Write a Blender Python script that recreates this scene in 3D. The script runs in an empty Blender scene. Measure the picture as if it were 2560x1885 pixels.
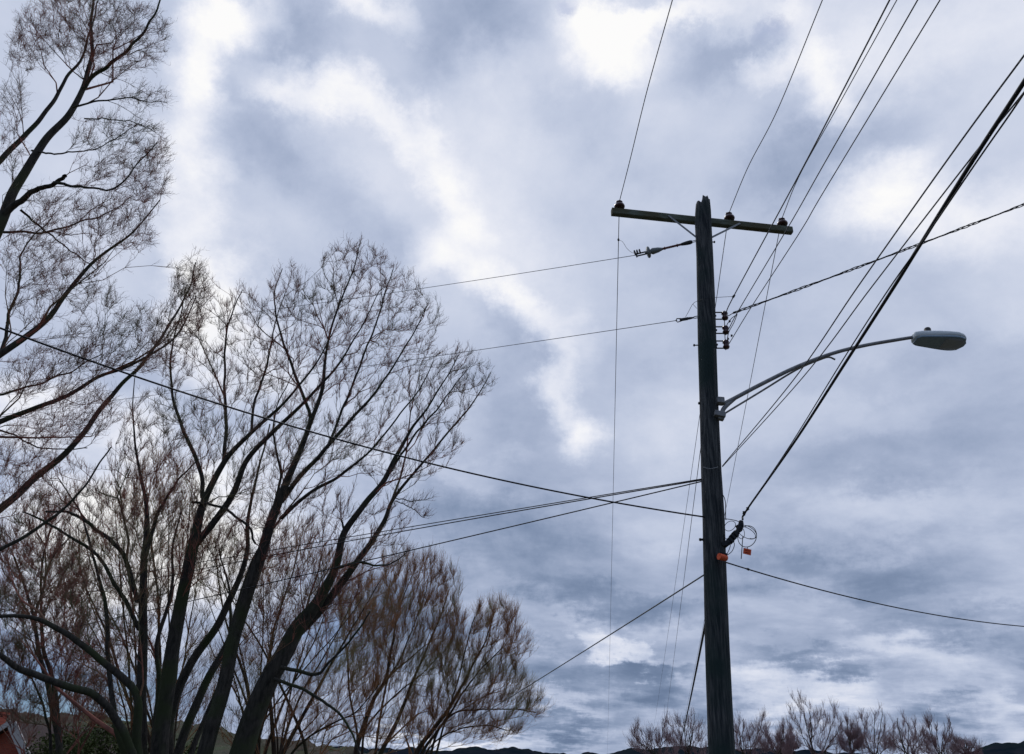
import bpy, bmesh, math, random
import numpy as np
from mathutils import Vector, Matrix, noise
random.seed(7); RNG = np.random.default_rng(11)
R = math.radians
scn = bpy.context.scene
C = scn.collection

# ------------------------------------------------------------------ camera
FPX, CX, CY = 1900.0, 1280.0, 942.5
PITCH, ROLL = R(27.0), R(2.0)
CAM = Vector((0, 0, 1.6))
Fv = Vector((0, math.cos(PITCH), math.sin(PITCH)))
R0 = Vector((1, 0, 0)); U0 = R0.cross(Fv)
Rv = R0 * math.cos(ROLL) + U0 * math.sin(ROLL)
Uv = U0 * math.cos(ROLL) - R0 * math.sin(ROLL)
cam = bpy.data.cameras.new('camera'); co = bpy.data.objects.new('camera', cam); C.objects.link(co)
m = Matrix.Identity(4)
for i in range(3):
    m[i][0] = Rv[i]; m[i][1] = Uv[i]; m[i][2] = -Fv[i]; m[i][3] = CAM[i]
co.matrix_world = m
cam.sensor_width = 36; cam.lens = 36 * FPX / 2560; cam.clip_start = 0.05; cam.clip_end = 20000
scn.camera = co

K = 2560 / 2244.0
def ray(px, py):
    return (Fv + Rv * ((px - CX) / FPX) + Uv * ((CY - py) / FPX)).normalized()
def P(px, py, Y):                       # photo pixel -> point at forward distance Y
    d = ray(px, py); return CAM + d * (Y / d.y)
def PZ(px, py, z):                      # photo pixel -> point at height z
    d = ray(px, py); return CAM + d * ((z - CAM.z) / d.z)
def depth(p): return (Vector(p) - CAM).dot(Fv)
def azel(px, py):
    d = ray(px, py); return math.atan2(d.x, d.y), math.asin(d.z)

# ------------------------------------------------------------------ world sky
SUN_EL, SUN_AZ = R(48), R(-14)          # azimuth measured from +Y towards +X
world = bpy.data.worlds.new('World'); scn.world = world; world.use_nodes = True
nt = world.node_tree; N = nt.nodes; L = nt.links; N.clear()
def nn(t, **kw):
    n = N.new(t)
    for k, v in kw.items(): setattr(n, k, v)
    return n
def mth(op, a, b=None, c=None):
    n = nn('ShaderNodeMath', operation=op)
    for i, v in enumerate((a, b, c)):
        if v is None: continue
        if isinstance(v, (int, float)): n.inputs[i].default_value = v
        else: L.new(v, n.inputs[i])
    return n.outputs[0]
tc = nn('ShaderNodeTexCoord'); D = tc.outputs['Generated']
sep = nn('ShaderNodeSeparateXYZ'); L.new(D, sep.inputs[0])
az = mth('ARCTAN2', sep.outputs[0], sep.outputs[1])
el = mth('ARCSINE', sep.outputs[2])
# cloud deck coordinates: direction projected on a plane overhead, so it flattens to the horizon
den = mth('ADD', mth('MAXIMUM', sep.outputs[2], 0.0), 0.16)
cb = nn('ShaderNodeCombineXYZ')
L.new(mth('DIVIDE', sep.outputs[0], den), cb.inputs[0]); L.new(mth('DIVIDE', sep.outputs[1], den), cb.inputs[1])
deck = cb.outputs[0]
def tex_noise(vec, scale, detail=6, rough=0.55, dist=0.0, off=None):
    n = nn('ShaderNodeTexNoise'); n.inputs['Scale'].default_value = scale
    n.inputs['Detail'].default_value = detail; n.inputs['Roughness'].default_value = rough
    n.inputs['Distortion'].default_value = dist
    if off is not None:
        mp = nn('ShaderNodeMapping'); mp.inputs['Location'].default_value = off
        L.new(vec, mp.inputs[0]); vec = mp.outputs[0]
    L.new(vec, n.inputs['Vector']); return n
w1 = tex_noise(deck, 3.2, 5, 0.6)
w2 = tex_noise(D, 9.0, 7, 0.7)
def vm(op, a, b=None, s=None):
    n = nn('ShaderNodeVectorMath', operation=op)
    for i, v in enumerate((a, b)):
        if v is None: continue
        if isinstance(v, tuple): n.inputs[i].default_value = v
        else: L.new(v, n.inputs[i])
    if s is not None: n.inputs['Scale'].default_value = s
    return n.outputs[0]
ae = nn('ShaderNodeCombineXYZ'); L.new(az, ae.inputs[0]); L.new(el, ae.inputs[1])
wv = vm('ADD', ae.outputs[0], vm('SCALE', vm('SUBTRACT', w1.outputs['Color'], (.5, .5, .5)), s=0.11))
wv = vm('ADD', wv, vm('SCALE', vm('SUBTRACT', w2.outputs['Color'], (.5, .5, .5)), s=0.105))
wflat = vm('MULTIPLY', wv, (1, 1, 0))

one3 = vm('ADD', wflat, (0, 0, 1))
def acc_vec(a):
    c = nn('ShaderNodeCombineXYZ'); L.new(a, c.inputs[0]); return c.outputs[0]
def blobs(lst, dark=1.0):
    acc = None; src = one3
    for ib_, (x, y, rx, ry, ang, amp) in enumerate(lst):
        if ib_ % 10 == 9: src = vm('ADD', one3, vm('SCALE', acc_vec(acc), s=1e-6))   # keeps evaluation in order
        if amp < 0: amp *= dark
        a0, e0 = azel(x * K, y * K); ce = max(math.cos(e0), .4)
        g_ = 1.7 if amp > 0 else 1.6
        sx, sy = g_ * rx * K / FPX / ce, g_ * ry * K / FPX
        if ang == 0 or abs(rx - ry) < 3:
            v = vm('MULTIPLY', vm('SUBTRACT', src, (a0, e0, 1)), (1 / sx, 1 / sy, 1))
            d = nn('ShaderNodeVectorMath', operation='DOT_PRODUCT'); L.new(v, d.inputs[0]); L.new(v, d.inputs[1]); r2 = d.outputs['Value']
        else:
            th = R(-ang); c_, s_ = math.cos(th), math.sin(th); uw = []
            for (q0, q1, sc) in ((c_, s_, sx), (-s_, c_, sy)):
                q0, q1 = q0 / sc, q1 / sc
                d = nn('ShaderNodeVectorMath', operation='DOT_PRODUCT'); L.new(src, d.inputs[0])
                d.inputs[1].default_value = (q0, q1, -(q0 * a0 + q1 * e0)); uw.append(d.outputs['Value'])
            r2 = mth('MULTIPLY_ADD', uw[0], uw[0], mth('MULTIPLY', uw[1], uw[1]))
        t = mth('MAXIMUM', mth('SUBTRACT', 1.0, r2), 0.0)
        t = mth('MULTIPLY', mth('MULTIPLY', t, t), amp)
        acc = t if acc is None else mth('ADD', acc, t)
    return acc
BL = [ # x, y, rx, ry, angle(clockwise), amplitude   (photo positions, turned into directions of the sky)
 (465,50,50,80,15,.42),(520,20,70,40,0,.2),(440,160,50,50,0,.30),(412,290,40,80,8,.26),(440,420,50,120,-14,.28),(500,560,80,80,0,.14),(480,215,45,40,0,.22),(560,30,50,50,0,.15),
 (780,5,100,32,10,.36),(650,190,100,42,5,.26),(610,215,40,26,0,.16),(780,222,80,40,14,.22),(850,262,60,36,30,.14),(925,320,66,50,45,.20),(985,400,90,60,52,.15),(870,215,34,20,20,-.08),(960,350,30,22,0,-.06),(1060,330,170,120,30,.13),(1120,520,120,90,30,.10),(820,330,140,60,35,.07),
 (1020,470,80,40,45,.12),(1130,160,100,60,0,.16),(1335,85,80,70,10,.48),(1260,50,60,50,0,.18),(1480,25,130,28,0,.30),
 (1690,25,120,36,0,.20),(1700,150,50,32,0,.32),(1790,125,70,55,60,.32),(1880,60,80,60,0,.15),(2140,60,200,90,0,.16),
 (955,555,60,60,0,.30),(1075,630,90,40,25,.26),(1160,700,60,40,35,.20),(1230,740,60,50,20,.18),(1212,840,34,66,0,.30),(1250,905,40,50,20,.18),(1282,970,50,55,10,.36),(1150,610,130,60,30,.10),
 (1940,410,85,70,0,.34),(2090,470,130,70,10,.24),(2244,560,120,90,0,.10),
 (480,700,90,120,0,.50),(700,1000,160,140,0,.14),(600,800,80,80,0,.2),(60,900,90,60,0,.42),(290,950,60,60,0,.3),(300,1200,170,190,0,.50),(520,1180,120,150,0,.38),(120,1180,120,120,0,.25),
 (1000,1030,120,40,0,.10),(1390,1435,100,20,14,.42),(1150,1400,60,25,0,.12),(1320,1380,90,18,14,.12),
 (1720,1515,150,32,5,.34),(1880,1500,90,30,10,.12),(2020,1450,110,35,14,.20),(2215,1580,60,42,25,.42),(2160,1270,110,50,0,.14),
 (1480,930,90,140,0,.14),(1400,1180,120,40,0,.08),(1950,1120,200,35,5,.10),(1250,1560,120,22,14,.20),(1130,1630,200,20,0,.10),
 (940,1615,150,16,0,.5),(620,1560,80,60,0,.10),
 # darker cloud bases
 (640,75,90,70,0,-.30),(570,160,60,50,0,-.14),(1045,60,130,90,0,-.28),(960,170,70,60,0,-.16),(590,330,120,55,32,-.17),(760,450,170,70,32,-.15),
 (1600,130,140,60,0,-.22),(1560,60,60,40,0,-.08),(1690,330,110,60,-10,-.16),(1900,270,200,60,-10,-.22),(1300,280,160,70,20,-.16),(1240,430,120,80,0,-.08),
 (1120,740,80,50,30,-.14),(1120,880,90,110,0,-.18),(1100,1170,260,80,6,-.34),(1340,1310,220,35,10,-.30),(1450,1500,110,45,10,-.34),(1200,1480,150,30,5,-.22),
 (1270,1600,160,25,5,-.24),(1960,1000,230,50,5,-.16),(1850,1250,280,45,6,-.28),(2120,1360,180,40,6,-.26),(1780,1440,140,22,8,-.22),(2080,1560,150,30,10,-.24),
 (2000,800,220,50,0,-.12),(2180,900,100,60,0,-.10),(1650,720,120,80,0,-.08),(880,1370,140,70,0,-.36),(650,1480,120,90,0,-.24),(150,1500,260,90,0,-.22),(1780,1610,150,25,0,-.14),
 (200,500,150,200,0,.04),(1450,560,110,70,0,-.12),(830,550,120,50,0,-.08),
]
B = blobs(BL, .78)
n1 = tex_noise(deck, 2.4, 8, 0.56, 0.25, off=(3.1, 1.7, 0))
n2 = tex_noise(D, 5.5, 8, 0.6, 0.2, off=(1.3, 4.7, 2))
n3 = tex_noise(deck, 9.0, 6, 0.6, 0.1, off=(9.1, 2.7, 0))
tear = tex_noise(D, 12.0, 7, 0.66, 0.3, off=(7.7, 2.1, 5))
B = mth('MULTIPLY', B, mth('MULTIPLY_ADD', tear.outputs['Fac'], 1.5, 0.22))
val = mth('ADD', B, 0.535)
band = nn('ShaderNodeMapRange'); band.inputs['From Min'].default_value = .05; band.inputs['From Max'].default_value = .42
band.inputs['To Min'].default_value = .80; band.inputs['To Max'].default_value = .34; L.new(el, band.inputs['Value'])
val = mth('ADD', val, mth('MULTIPLY', mth('SUBTRACT', n1.outputs['Fac'], 0.5), band.outputs[0]))
val = mth('ADD', val, mth('MULTIPLY', mth('SUBTRACT', n2.outputs['Fac'], 0.5), 0.28))
val = mth('ADD', val, mth('MULTIPLY', mth('SUBTRACT', n3.outputs['Fac'], 0.5), 0.10))
# heavier cloud low over the horizon
low = nn('ShaderNodeMapRange', interpolation_type='SMOOTHSTEP')
low.inputs['From Min'].default_value = 0.02; low.inputs['From Max'].default_value = 0.75
low.inputs['To Min'].default_value = -0.18; low.inputs['To Max'].default_value = 0.03
L.new(el, low.inputs['Value']); val = mth('ADD', val, low.outputs[0])
bk = nn('ShaderNodeMapRange', interpolation_type='SMOOTHSTEP')  # unseen sky behind the viewer, dimmed so the pole's near side stays dark
bk.inputs['From Min'].default_value = -0.9; bk.inputs['From Max'].default_value = 0.25
bk.inputs['To Min'].default_value = -0.42; bk.inputs['To Max'].default_value = 0.0
L.new(sep.outputs[1], bk.inputs['Value']); val = mth('ADD', val, bk.outputs[0])
ramp = nn('ShaderNodeValToRGB'); cr = ramp.color_ramp; cr.interpolation = 'B_SPLINE'
def lin(c): return tuple(((v / 255) / 12.92 if v <= 10 else (((v / 255) + .055) / 1.055) ** 2.4) for v in c)
stops = [(0.0, (100, 118, 148)), (.2, (132, 149, 178)), (.38, (168, 180, 206)), (.52, (191, 201, 223)), (.68, (214, 220, 236)), (.84, (237, 239, 248)), (1.0, (255, 254, 252))]
while len(cr.elements) < len(stops): cr.elements.new(0.5)
for e, (p_, c_) in zip(cr.elements, stops):
    e.position = p_; e.color = (*lin(c_), 1)
L.new(val, ramp.inputs[0])
sky = nn('ShaderNodeTexSky', sky_type='NISHITA'); sky.sun_disc = False
sky.sun_elevation = SUN_EL; sky.sun_rotation = SUN_AZ; sky.air_density = 1.2; sky.dust_density = 0.4
cl = nn('ShaderNodeVectorMath', operation='SCALE'); cl.inputs['Scale'].default_value = 10.0
L.new(ramp.outputs[0], cl.inputs[0])
gap = blobs([(40,1530,150,55,5,.55),(260,1565,90,45,0,.4),(1700,60,26,18,0,.25),(1245,10,16,14,0,.3),(700,1420,70,40,0,.2)])
mx = nn('ShaderNodeMix', data_type='RGBA', clamp_factor=True)
L.new(gap, mx.inputs[0]); L.new(cl.outputs[0], mx.inputs[6]); L.new(vm('MULTIPLY', sky.outputs[0], (.25, .42, .80)), mx.inputs[7])
bg = nn('ShaderNodeBackground'); bg.inputs['Strength'].default_value = 0.1
L.new(mx.outputs[2], bg.inputs[0])
out = nn('ShaderNodeOutputWorld'); L.new(bg.outputs[0], out.inputs[0])
world.cycles.sampling_method = 'MANUAL'; world.cycles.sample_map_resolution = 512

sl = bpy.data.lights.new('sun', 'SUN'); sl.energy = 0.7; sl.angle = R(14); sl.color = (1, .95, .88)
so = bpy.data.objects.new('sun', sl); C.objects.link(so)
sd = Vector((math.sin(SUN_AZ) * math.cos(SUN_EL), math.cos(SUN_AZ) * math.cos(SUN_EL), math.sin(SUN_EL)))
so.rotation_euler = sd.to_track_quat('Z', 'Y').to_euler(); so.location = sd * 50

vs = scn.view_settings
vs.view_transform = 'Standard'; vs.look = 'None'; vs.exposure = 0.0; vs.gamma = 1.0; vs.use_curve_mapping = False
scn.cycles.max_bounces = 4; scn.cycles.diffuse_bounces = 2; scn.cycles.use_adaptive_sampling = True

# ------------------------------------------------------------------ materials
def mat(name, c1, c2=None, scale=8, stretch=(1, 1, 1), rough=.8, metal=0, bump=0, spec=.3, detail=6, lo=.35, hi=.65, c3=None, s3=2.0):
    mt = bpy.data.materials.new(name); mt.use_nodes = True
    t = mt.node_tree; b = t.nodes['Principled BSDF']
    b.inputs['Roughness'].default_value = rough; b.inputs['Metallic'].default_value = metal
    b.inputs['Specular IOR Level'].default_value = spec
    b.inputs['Base Color'].default_value = (*c1, 1)
    if c2:
        tcn = t.nodes.new('ShaderNodeTexCoord'); mp = t.nodes.new('ShaderNodeMapping')
        mp.inputs['Scale'].default_value = stretch
        t.links.new(tcn.outputs['Object'], mp.inputs[0])
        n = t.nodes.new('ShaderNodeTexNoise'); n.inputs['Scale'].default_value = scale; n.inputs['Detail'].default_value = detail
        n.inputs['Roughness'].default_value = .65
        t.links.new(mp.outputs[0], n.inputs['Vector'])
        r = t.nodes.new('ShaderNodeValToRGB'); r.color_ramp.elements[0].position = lo; r.color_ramp.elements[1].position = hi
        r.color_ramp.elements[0].color = (*c1, 1); r.color_ramp.elements[1].color = (*c2, 1)
        t.links.new(n.outputs['Fac'], r.inputs[0]); col = r.outputs[0]
        if c3:
            n4 = t.nodes.new('ShaderNodeTexNoise'); n4.inputs['Scale'].default_value = s3; n4.inputs['Detail'].default_value = 4
            t.links.new(tcn.outputs['Object'], n4.inputs['Vector'])
            r4 = t.nodes.new('ShaderNodeValToRGB'); r4.color_ramp.elements[0].position = .48; r4.color_ramp.elements[1].position = .62
            t.links.new(n4.outputs['Fac'], r4.inputs[0])
            x = t.nodes.new('ShaderNodeMix'); x.data_type = 'RGBA'
            t.links.new(r4.outputs[0], x.inputs[0]); t.links.new(col, x.inputs[6]); x.inputs[7].default_value = (*c3, 1)
            col = x.outputs[2]
        t.links.new(col, b.inputs['Base Color'])
        if bump:
            bp = t.nodes.new('ShaderNodeBump'); bp.inputs['Strength'].default_value = bump; bp.inputs['Distance'].default_value = .02
            t.links.new(n.outputs['Fac'], bp.inputs['Height']); t.links.new(bp.outputs[0], b.inputs['Normal'])
    return mt
M = dict(
 pole=mat('pole_wood', (.016, .022, .028), (.14, .142, .138), 9, (5, 5, .3), .9, bump=.8, c3=(.022, .04, .038), s3=1.3, lo=.4, hi=.72),
 arm=mat('crossarm_wood', (.085, .1, .07), (.2, .22, .18), 10, (.5, 6, 6), .9, bump=.3, c3=(.11, .1, .06), s3=3),
 steel=mat('galvanised_steel', (.16, .17, .18), (.3, .31, .32), 30, rough=.55, metal=.4),
 dark_steel=mat('dark_steel', (.03, .032, .035), (.06, .06, .06), 30, rough=.6, metal=.3),
 porcelain=mat('brown_porcelain', (.07, .022, .02), rough=.18, spec=.6),
 silicone=mat('grey_polymer', (.2, .23, .23), (.28, .3, .3), 20, rough=.5),
 red_rod=mat('fibreglass_rod', (.14, .045, .05), (.2, .08, .07), 12, rough=.5),
 cable=mat('black_cable', (.018, .02, .026), rough=.6),
 alu=mat('bare_conductor', (.10, .105, .12), rough=.6, metal=.2),
 galv=mat('lamp_bracket_metal', (.2, .2, .205), (.34, .34, .34), 14, rough=.5, metal=.25),
 lamp=mat('lamp_paint', (.62, .68, .70), (.72, .77, .77), 14, rough=.5),
 lens=mat('lamp_lens', (.24, .33, .42), (.32, .42, .50), 20, rough=.3, spec=.5),
 reflector=mat('lens_glass', (.34, .37, .42), rough=.15, spec=.6),
 orange=mat('orange_tag', (.85, .13, .045), rough=.6),
 ink=mat('tag_ink', (.25, .03, .02), rough=.7),
 bark=mat('bark', (.022, .021, .018), (.075, .066, .055), 18, (1, 1, .3), .95, bump=.5, c3=(.045, .055, .025), s3=1.5),
 bark2=mat('bark_brown', (.05, .035, .027), (.10, .075, .055), 18, (1, 1, .3), .95, c3=(.06, .06, .03), s3=1.5),
 twig=mat('twig_dark', (.09, .05, .045), (.46, .17, .12), 2.6, rough=.9, c3=(.17, .155, .085), s3=.8),
 twig2=mat('twig_warm', (.24, .12, .07), (.44, .21, .09), 2.2, rough=.9, c3=(.32, .29, .14), s3=.6),
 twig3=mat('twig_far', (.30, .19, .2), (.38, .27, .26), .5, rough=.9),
 ground=mat('field_grass', (.055, .06, .035), (.12, .105, .075), 1.5, rough=.95, c3=(.08, .07, .04), s3=.1),
 road=mat('asphalt', (.04, .04, .042), (.06, .06, .06), 30, rough=.9),
 hill=mat('wooded_hill', (.007, .014, .022), (.022, .026, .034), .05, rough=1, spec=0, c3=(.012, .022, .024), s3=.012),
 hill2=mat('near_wood', (.016, .022, .010), (.085, .06, .045), 1.4, rough=1, c3=(.035, .05, .015), s3=.09),
 brick=None,
 trim=mat('white_trim', (.5, .47, .45), (.62, .6, .57), 6, rough=.8),
 roof=mat('dark_shingles', (.05, .035, .035), (.09, .06, .055), 8, rough=.9),
 shrub=mat('shrub_leaf', (.03, .055, .012), (.10, .115, .035), 1.2, rough=.8),
)
def brick_mat():
    mt = bpy.data.materials.new('red_brick'); mt.use_nodes = True; t = mt.node_tree; b = t.nodes['Principled BSDF']
    b.inputs['Roughness'].default_value = .9
    tcn = t.nodes.new('ShaderNodeTexCoord'); mp = t.nodes.new('ShaderNodeMapping'); mp.inputs['Rotation'].default_value = (R(90), 0, 0)
    t.links.new(tcn.outputs['Object'], mp.inputs[0])
    br = t.nodes.new('ShaderNodeTexBrick'); br.inputs['Color1'].default_value = (.46, .10, .05, 1); br.inputs['Color2'].default_value = (.36, .07, .04, 1)
    br.inputs['Mortar'].default_value = (.28, .2, .16, 1); br.inputs['Scale'].default_value = 4.0; br.inputs['Mortar Size'].default_value = .012
    t.links.new(mp.outputs[0], br.inputs['Vector']); t.links.new(br.outputs[0], b.inputs['Base Color'])
    return mt
M['brick'] = brick_mat()

# ------------------------------------------------------------------ helpers
def tag(o, label=None, cat=None, group=None, kind=None):
    if label: o['label'] = label
    if cat: o['category'] = cat
    if group: o['group'] = group
    if kind: o['kind'] = kind
    return o
def thing(name, label, cat, loc, group=None):
    o = bpy.data.objects.new(name, None); C.objects.link(o); o.location = loc; o.empty_display_size = .2
    return tag(o, label, cat, group)
def origin_of(o):
    v = Vector((0, 0, 0))
    while o is not None: v += Vector(o.location); o = o.parent
    return v
class MB:
    def __init__(s): s.v = []; s.f = []; s.sm = []
    def tube(s, pts, rad, sides=8, caps=True, smooth=True):
        pts = [Vector(p) for p in pts]; n = len(pts)
        if not hasattr(rad, '__len__'): rad = [rad] * n
        b0 = len(s.v); up = None
        for i, p in enumerate(pts):
            t = (pts[min(i + 1, n - 1)] - pts[max(i - 1, 0)]).normalized()
            if up is None:
                up = t.orthogonal().normalized()
            up = (up - t * up.dot(t)).normalized(); w = t.cross(up)
            for k in range(sides):
                a = 2 * math.pi * k / sides
                s.v.append(p + (up * math.cos(a) + w * math.sin(a)) * rad[i])
        for i in range(n - 1):
            for k in range(sides):
                k2 = (k + 1) % sides
                s.f.append((b0 + i * sides + k, b0 + i * sides + k2, b0 + (i + 1) * sides + k2, b0 + (i + 1) * sides + k)); s.sm.append(smooth)
        if caps:
            s.f.append(tuple(b0 + k for k in range(sides))[::-1]); s.sm.append(False)
            s.f.append(tuple(b0 + (n - 1) * sides + k for k in range(sides))); s.sm.append(False)
        return s
    def lathe(s, base, axis, prof, sides=20):
        base = Vector(base); a = Vector(axis).normalized()
        u = a.orthogonal().normalized(); w = a.cross(u); b0 = len(s.v)
        for (r, h) in prof:
            for k in range(sides):
                t = 2 * math.pi * k / sides
                s.v.append(base + a * h + (u * math.cos(t) + w * math.sin(t)) * max(r, 1e-4))
        for i in range(len(prof) - 1):
            for k in range(sides):
                k2 = (k + 1) % sides
                s.f.append((b0 + i * sides + k, b0 + i * sides + k2, b0 + (i + 1) * sides + k2, b0 + (i + 1) * sides + k)); s.sm.append(True)
        return s
    def box(s, c, ax, ay, az_, sx, sy, sz):
        c = Vector(c); ax, ay, az_ = [Vector(q).normalized() for q in (ax, ay, az_)]; b0 = len(s.v)
        for dx, dy, dz in ((-1,-1,-1),(1,-1,-1),(1,1,-1),(-1,1,-1),(-1,-1,1),(1,-1,1),(1,1,1),(-1,1,1)):
            s.v.append(c + ax * dx * sx / 2 + ay * dy * sy / 2 + az_ * dz * sz / 2)
        for f in ((0,3,2,1),(4,5,6,7),(0,1,5,4),(1,2,6,5),(2,3,7,6),(3,0,4,7)):
            s.f.append(tuple(b0 + i for i in f)); s.sm.append(False)
        return s
    def rings(s, rings, caps=True, smooth=True):
        b0 = len(s.v); k_ = len(rings[0])
        for r in rings: s.v += [Vector(p) for p in r]
        for i in range(len(rings) - 1):
            for k in range(k_):
                k2 = (k + 1) % k_
                s.f.append((b0 + i * k_ + k, b0 + i * k_ + k2, b0 + (i + 1) * k_ + k2, b0 + (i + 1) * k_ + k)); s.sm.append(smooth)
        if caps:
            s.f.append(tuple(b0 + k for k in range(k_))[::-1]); s.sm.append(False)
            s.f.append(tuple(b0 + (len(rings) - 1) * k_ + k for k in range(k_))); s.sm.append(False)
        return s
    def build(s, name, material, parent=None, origin=None, bevel=0):
        o_ = origin_of(parent) if parent is not None else Vector(origin if origin is not None else s.v[0])
        me = bpy.data.meshes.new(name)
        me.from_pydata([tuple(v - o_) for v in s.v], [], s.f)
        me.polygons.foreach_set('use_smooth', s.sm); me.materials.append(material); me.update()
        ob = bpy.data.objects.new(name, me); C.objects.link(ob)
        if parent is not None: ob.parent = parent
        else: ob.location = o_
        if bevel:
            bv = ob.modifiers.new('bevel', 'BEVEL'); bv.width = bevel; bv.segments = 2; bv.limit_method = 'ANGLE'
        return ob
def spline(pts, n=8):
    pts = [Vector(p) for p in pts]
    if len(pts) < 3: 
        return [pts[0].lerp(pts[-1], i / n) for i in range(n + 1)]
    q = [pts[0] * 2 - pts[1]] + pts + [pts[-1] * 2 - pts[-2]]; o = []
    for i in range(1, len(q) - 2):
        a, b, c, d = q[i - 1:i + 3]
        for k in range(n):
            t = k / n
            o.append(.5 * ((2 * b) + (c - a) * t + (2 * a - 5 * b + 4 * c - d) * t * t + (3 * b - a - 3 * c + d) * t ** 3))
    o.append(pts[-1]); return o

# ------------------------------------------------------------------ ground, road, hills
def grid_sheet(name, x0, x1, y0, y1, z, material, nx=2, ny=2):
    mb = MB()
    for j in range(ny + 1):
        for i in range(nx + 1): mb.v.append(Vector((x0 + (x1 - x0) * i / nx, y0 + (y1 - y0) * j / ny, z)))
    for j in range(ny):
        for i in range(nx):
            a = j * (nx + 1) + i; mb.f.append((a, a + 1, a + nx + 2, a + nx + 1)); mb.sm.append(False)
    return tag(mb.build(name, material, origin=(0, 0, z)), kind='structure')
grid_sheet('ground', -6000, 6000, -3000, 9000, 0, M['ground'], 8, 8)
# road runs under the wires, right of the pole
rd = MB(); a = Vector((4.2, -40, .004)); b = Vector((26, 120, .004)); w_ = (b - a).cross(Vector((0, 0, 1))).normalized() * 3.4
rd.v = [a - w_ + Vector((3.4, 0, 0)), a + w_ + Vector((3.4, 0, 0)), b + w_ + Vector((3.4, 0, 0)), b - w_ + Vector((3.4, 0, 0))]; rd.f = [(0, 1, 2, 3)]; rd.sm = [False]
tag(rd.build('road', M['road'], origin=(0, 0, .004)), kind='structure')

def hill(name, crest, r_front, r_crest, r_back, material, bump, n_az=500, sc=60):
    """crest: list of photo px (x,y); the ridge stands at radius r_crest"""
    cs = []
    for (x, y) in crest:
        a_, e_ = azel(x, y); cs.append((a_, math.tan(e_) * r_crest + CAM.z))
    mb = MB(); prof = [(r_front, 0), (r_front * .6 + r_crest * .4, .35), (r_front * .25 + r_crest * .75, .8), (r_crest, 1), (r_crest * .6 + r_back * .4, .8), (r_back, 0)]
    nr = 30
    azs = np.linspace(cs[0][0], cs[-1][0], n_az)
    hs = np.interp(azs, [c[0] for c in cs], [c[1] for c in cs])
    rr = np.interp(np.linspace(0, 1, nr), np.linspace(0, 1, len(prof)), [p[0] for p in prof])
    ff = np.interp(np.linspace(0, 1, nr), np.linspace(0, 1, len(prof)), [p[1] for p in prof])
    for i in range(n_az):
        for j in range(nr):
            x = rr[j] * math.sin(azs[i]); y = rr[j] * math.cos(azs[i]); z = hs[i] * ff[j]
            nv = noise.fractal(Vector((x / sc, y / sc, 0)), 1.0, 2.2, 5)
            z = z + (bump * nv * min(1, ff[j] * 2)) if ff[j] > 0 else -2
            mb.v.append(Vector((x, y, z)))
    for i in range(n_az - 1):
        for j in range(nr - 1):
            a = i * nr + j; mb.f.append((a, a + nr, a + nr + 1, a + 1)); mb.sm.append(True)
    return tag(mb.build(name, material, origin=(0, 0, 0)), kind='structure')
hill('far_hills', [(-900,1840),(0,1850),(500,1862),(950,1876),(1080,1877),(1200,1872),(1300,1878),(1430,1887),(1510,1888),(1590,1876),(1680,1870),(1800,1872),(1950,1880),(2150,1888),(2330,1898),(2420,1880),(2480,1866),(2560,1854),(2800,1830),(3300,1800)],
     500, 800, 1400, M['hill'], 5, 700, 30)
hill('wooded_hillside', [(-900,1760),(-200,1775),(0,1785),(80,1795),(150,1786),(260,1796),(330,1806),(480,1812),(640,1840),(800,1868),(950,1892),(1100,1915)],
     55, 90, 160, M['hill2'], 1.0, 900, 3)

# ------------------------------------------------------------------ brick house at the lower left
def house():
    Y = 30.0
    ap = P(42, 1808, Y); er = P(100, 1935, Y); z0 = 0.0
    half = abs(er.x - ap.x); xl = ap.x - half * 2.1; zl = ap.z - (ap.z - er.z) * 1.3
    root = thing('brick_house', 'red brick house gable with pale rake trim at lower left corner behind bare trees', 'house', (ap.x, Y, 0))
    dx = Vector((1, 0, 0)); L_ = 9.0
    hr = ap.z - .06
    gl = xl; gr = er.x - .05; zr = er.z - .05
    mb = MB()
    # gable wall (prism running away from the viewer)
    prof = [(gl, 0), (gr, 0), (gr, zr), (ap.x, hr), (gl, zl)]
    f = [Vector((x, Y, z)) for x, z in prof]; bk_ = [v + Vector((0, L_, 0)) for v in f]
    mb.rings([f, bk_], smooth=False); mb.build('wall', M['brick'], root)
    rf = MB()
    for (xa, za, xb, zb) in ((ap.x, hr, gr + .3, zr - .35), (ap.x, hr, gl - .3, zl - .25)):
        d = Vector((xb - xa, 0, zb - za)); n_ = Vector((-d.z, 0, d.x)).normalized()
        if n_.z < 0: n_ = -n_
        c = Vector((xa, Y + L_ / 2, za)) + d / 2 + n_ * .09
        rf.box(c, d, Vector((0, 1, 0)), n_, d.length, L_ + .5, .14)
    roof = rf.build('roof', M['roof'], root)
    tr = MB()
    for (xa, za, xb, zb, wd) in ((ap.x, hr, gr + .3, zr - .35, .30), (ap.x, hr, gl - .3, zl - .25, .16)):
        d = Vector((xb - xa, 0, zb - za)); n_ = Vector((-d.z, 0, d.x)).normalized()
        if n_.z < 0: n_ = -n_
        c = Vector((xa, Y - .30, za)) + d / 2 + n_ * (.12 - wd / 2 + .05)
        tr.box(c, d, Vector((0, 1, 0)), n_, d.length, .06, wd)
    tr.build('rake_trim', M['trim'], root)
    ch = MB(); cp = P(0, 1786, Y + 3); ch.box((cp.x - .12, Y + 3, cp.z - .9), (1, 0, 0), (0, 1, 0), (0, 0, 1), .55, .5, 1.8)
    ch.box((cp.x - .12, Y + 3, cp.z + .04), (1, 0, 0), (0, 1, 0), (0, 0, 1), .66, .6, .08)
    ch.build('chimney', M['brick'], roof)
house()

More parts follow.
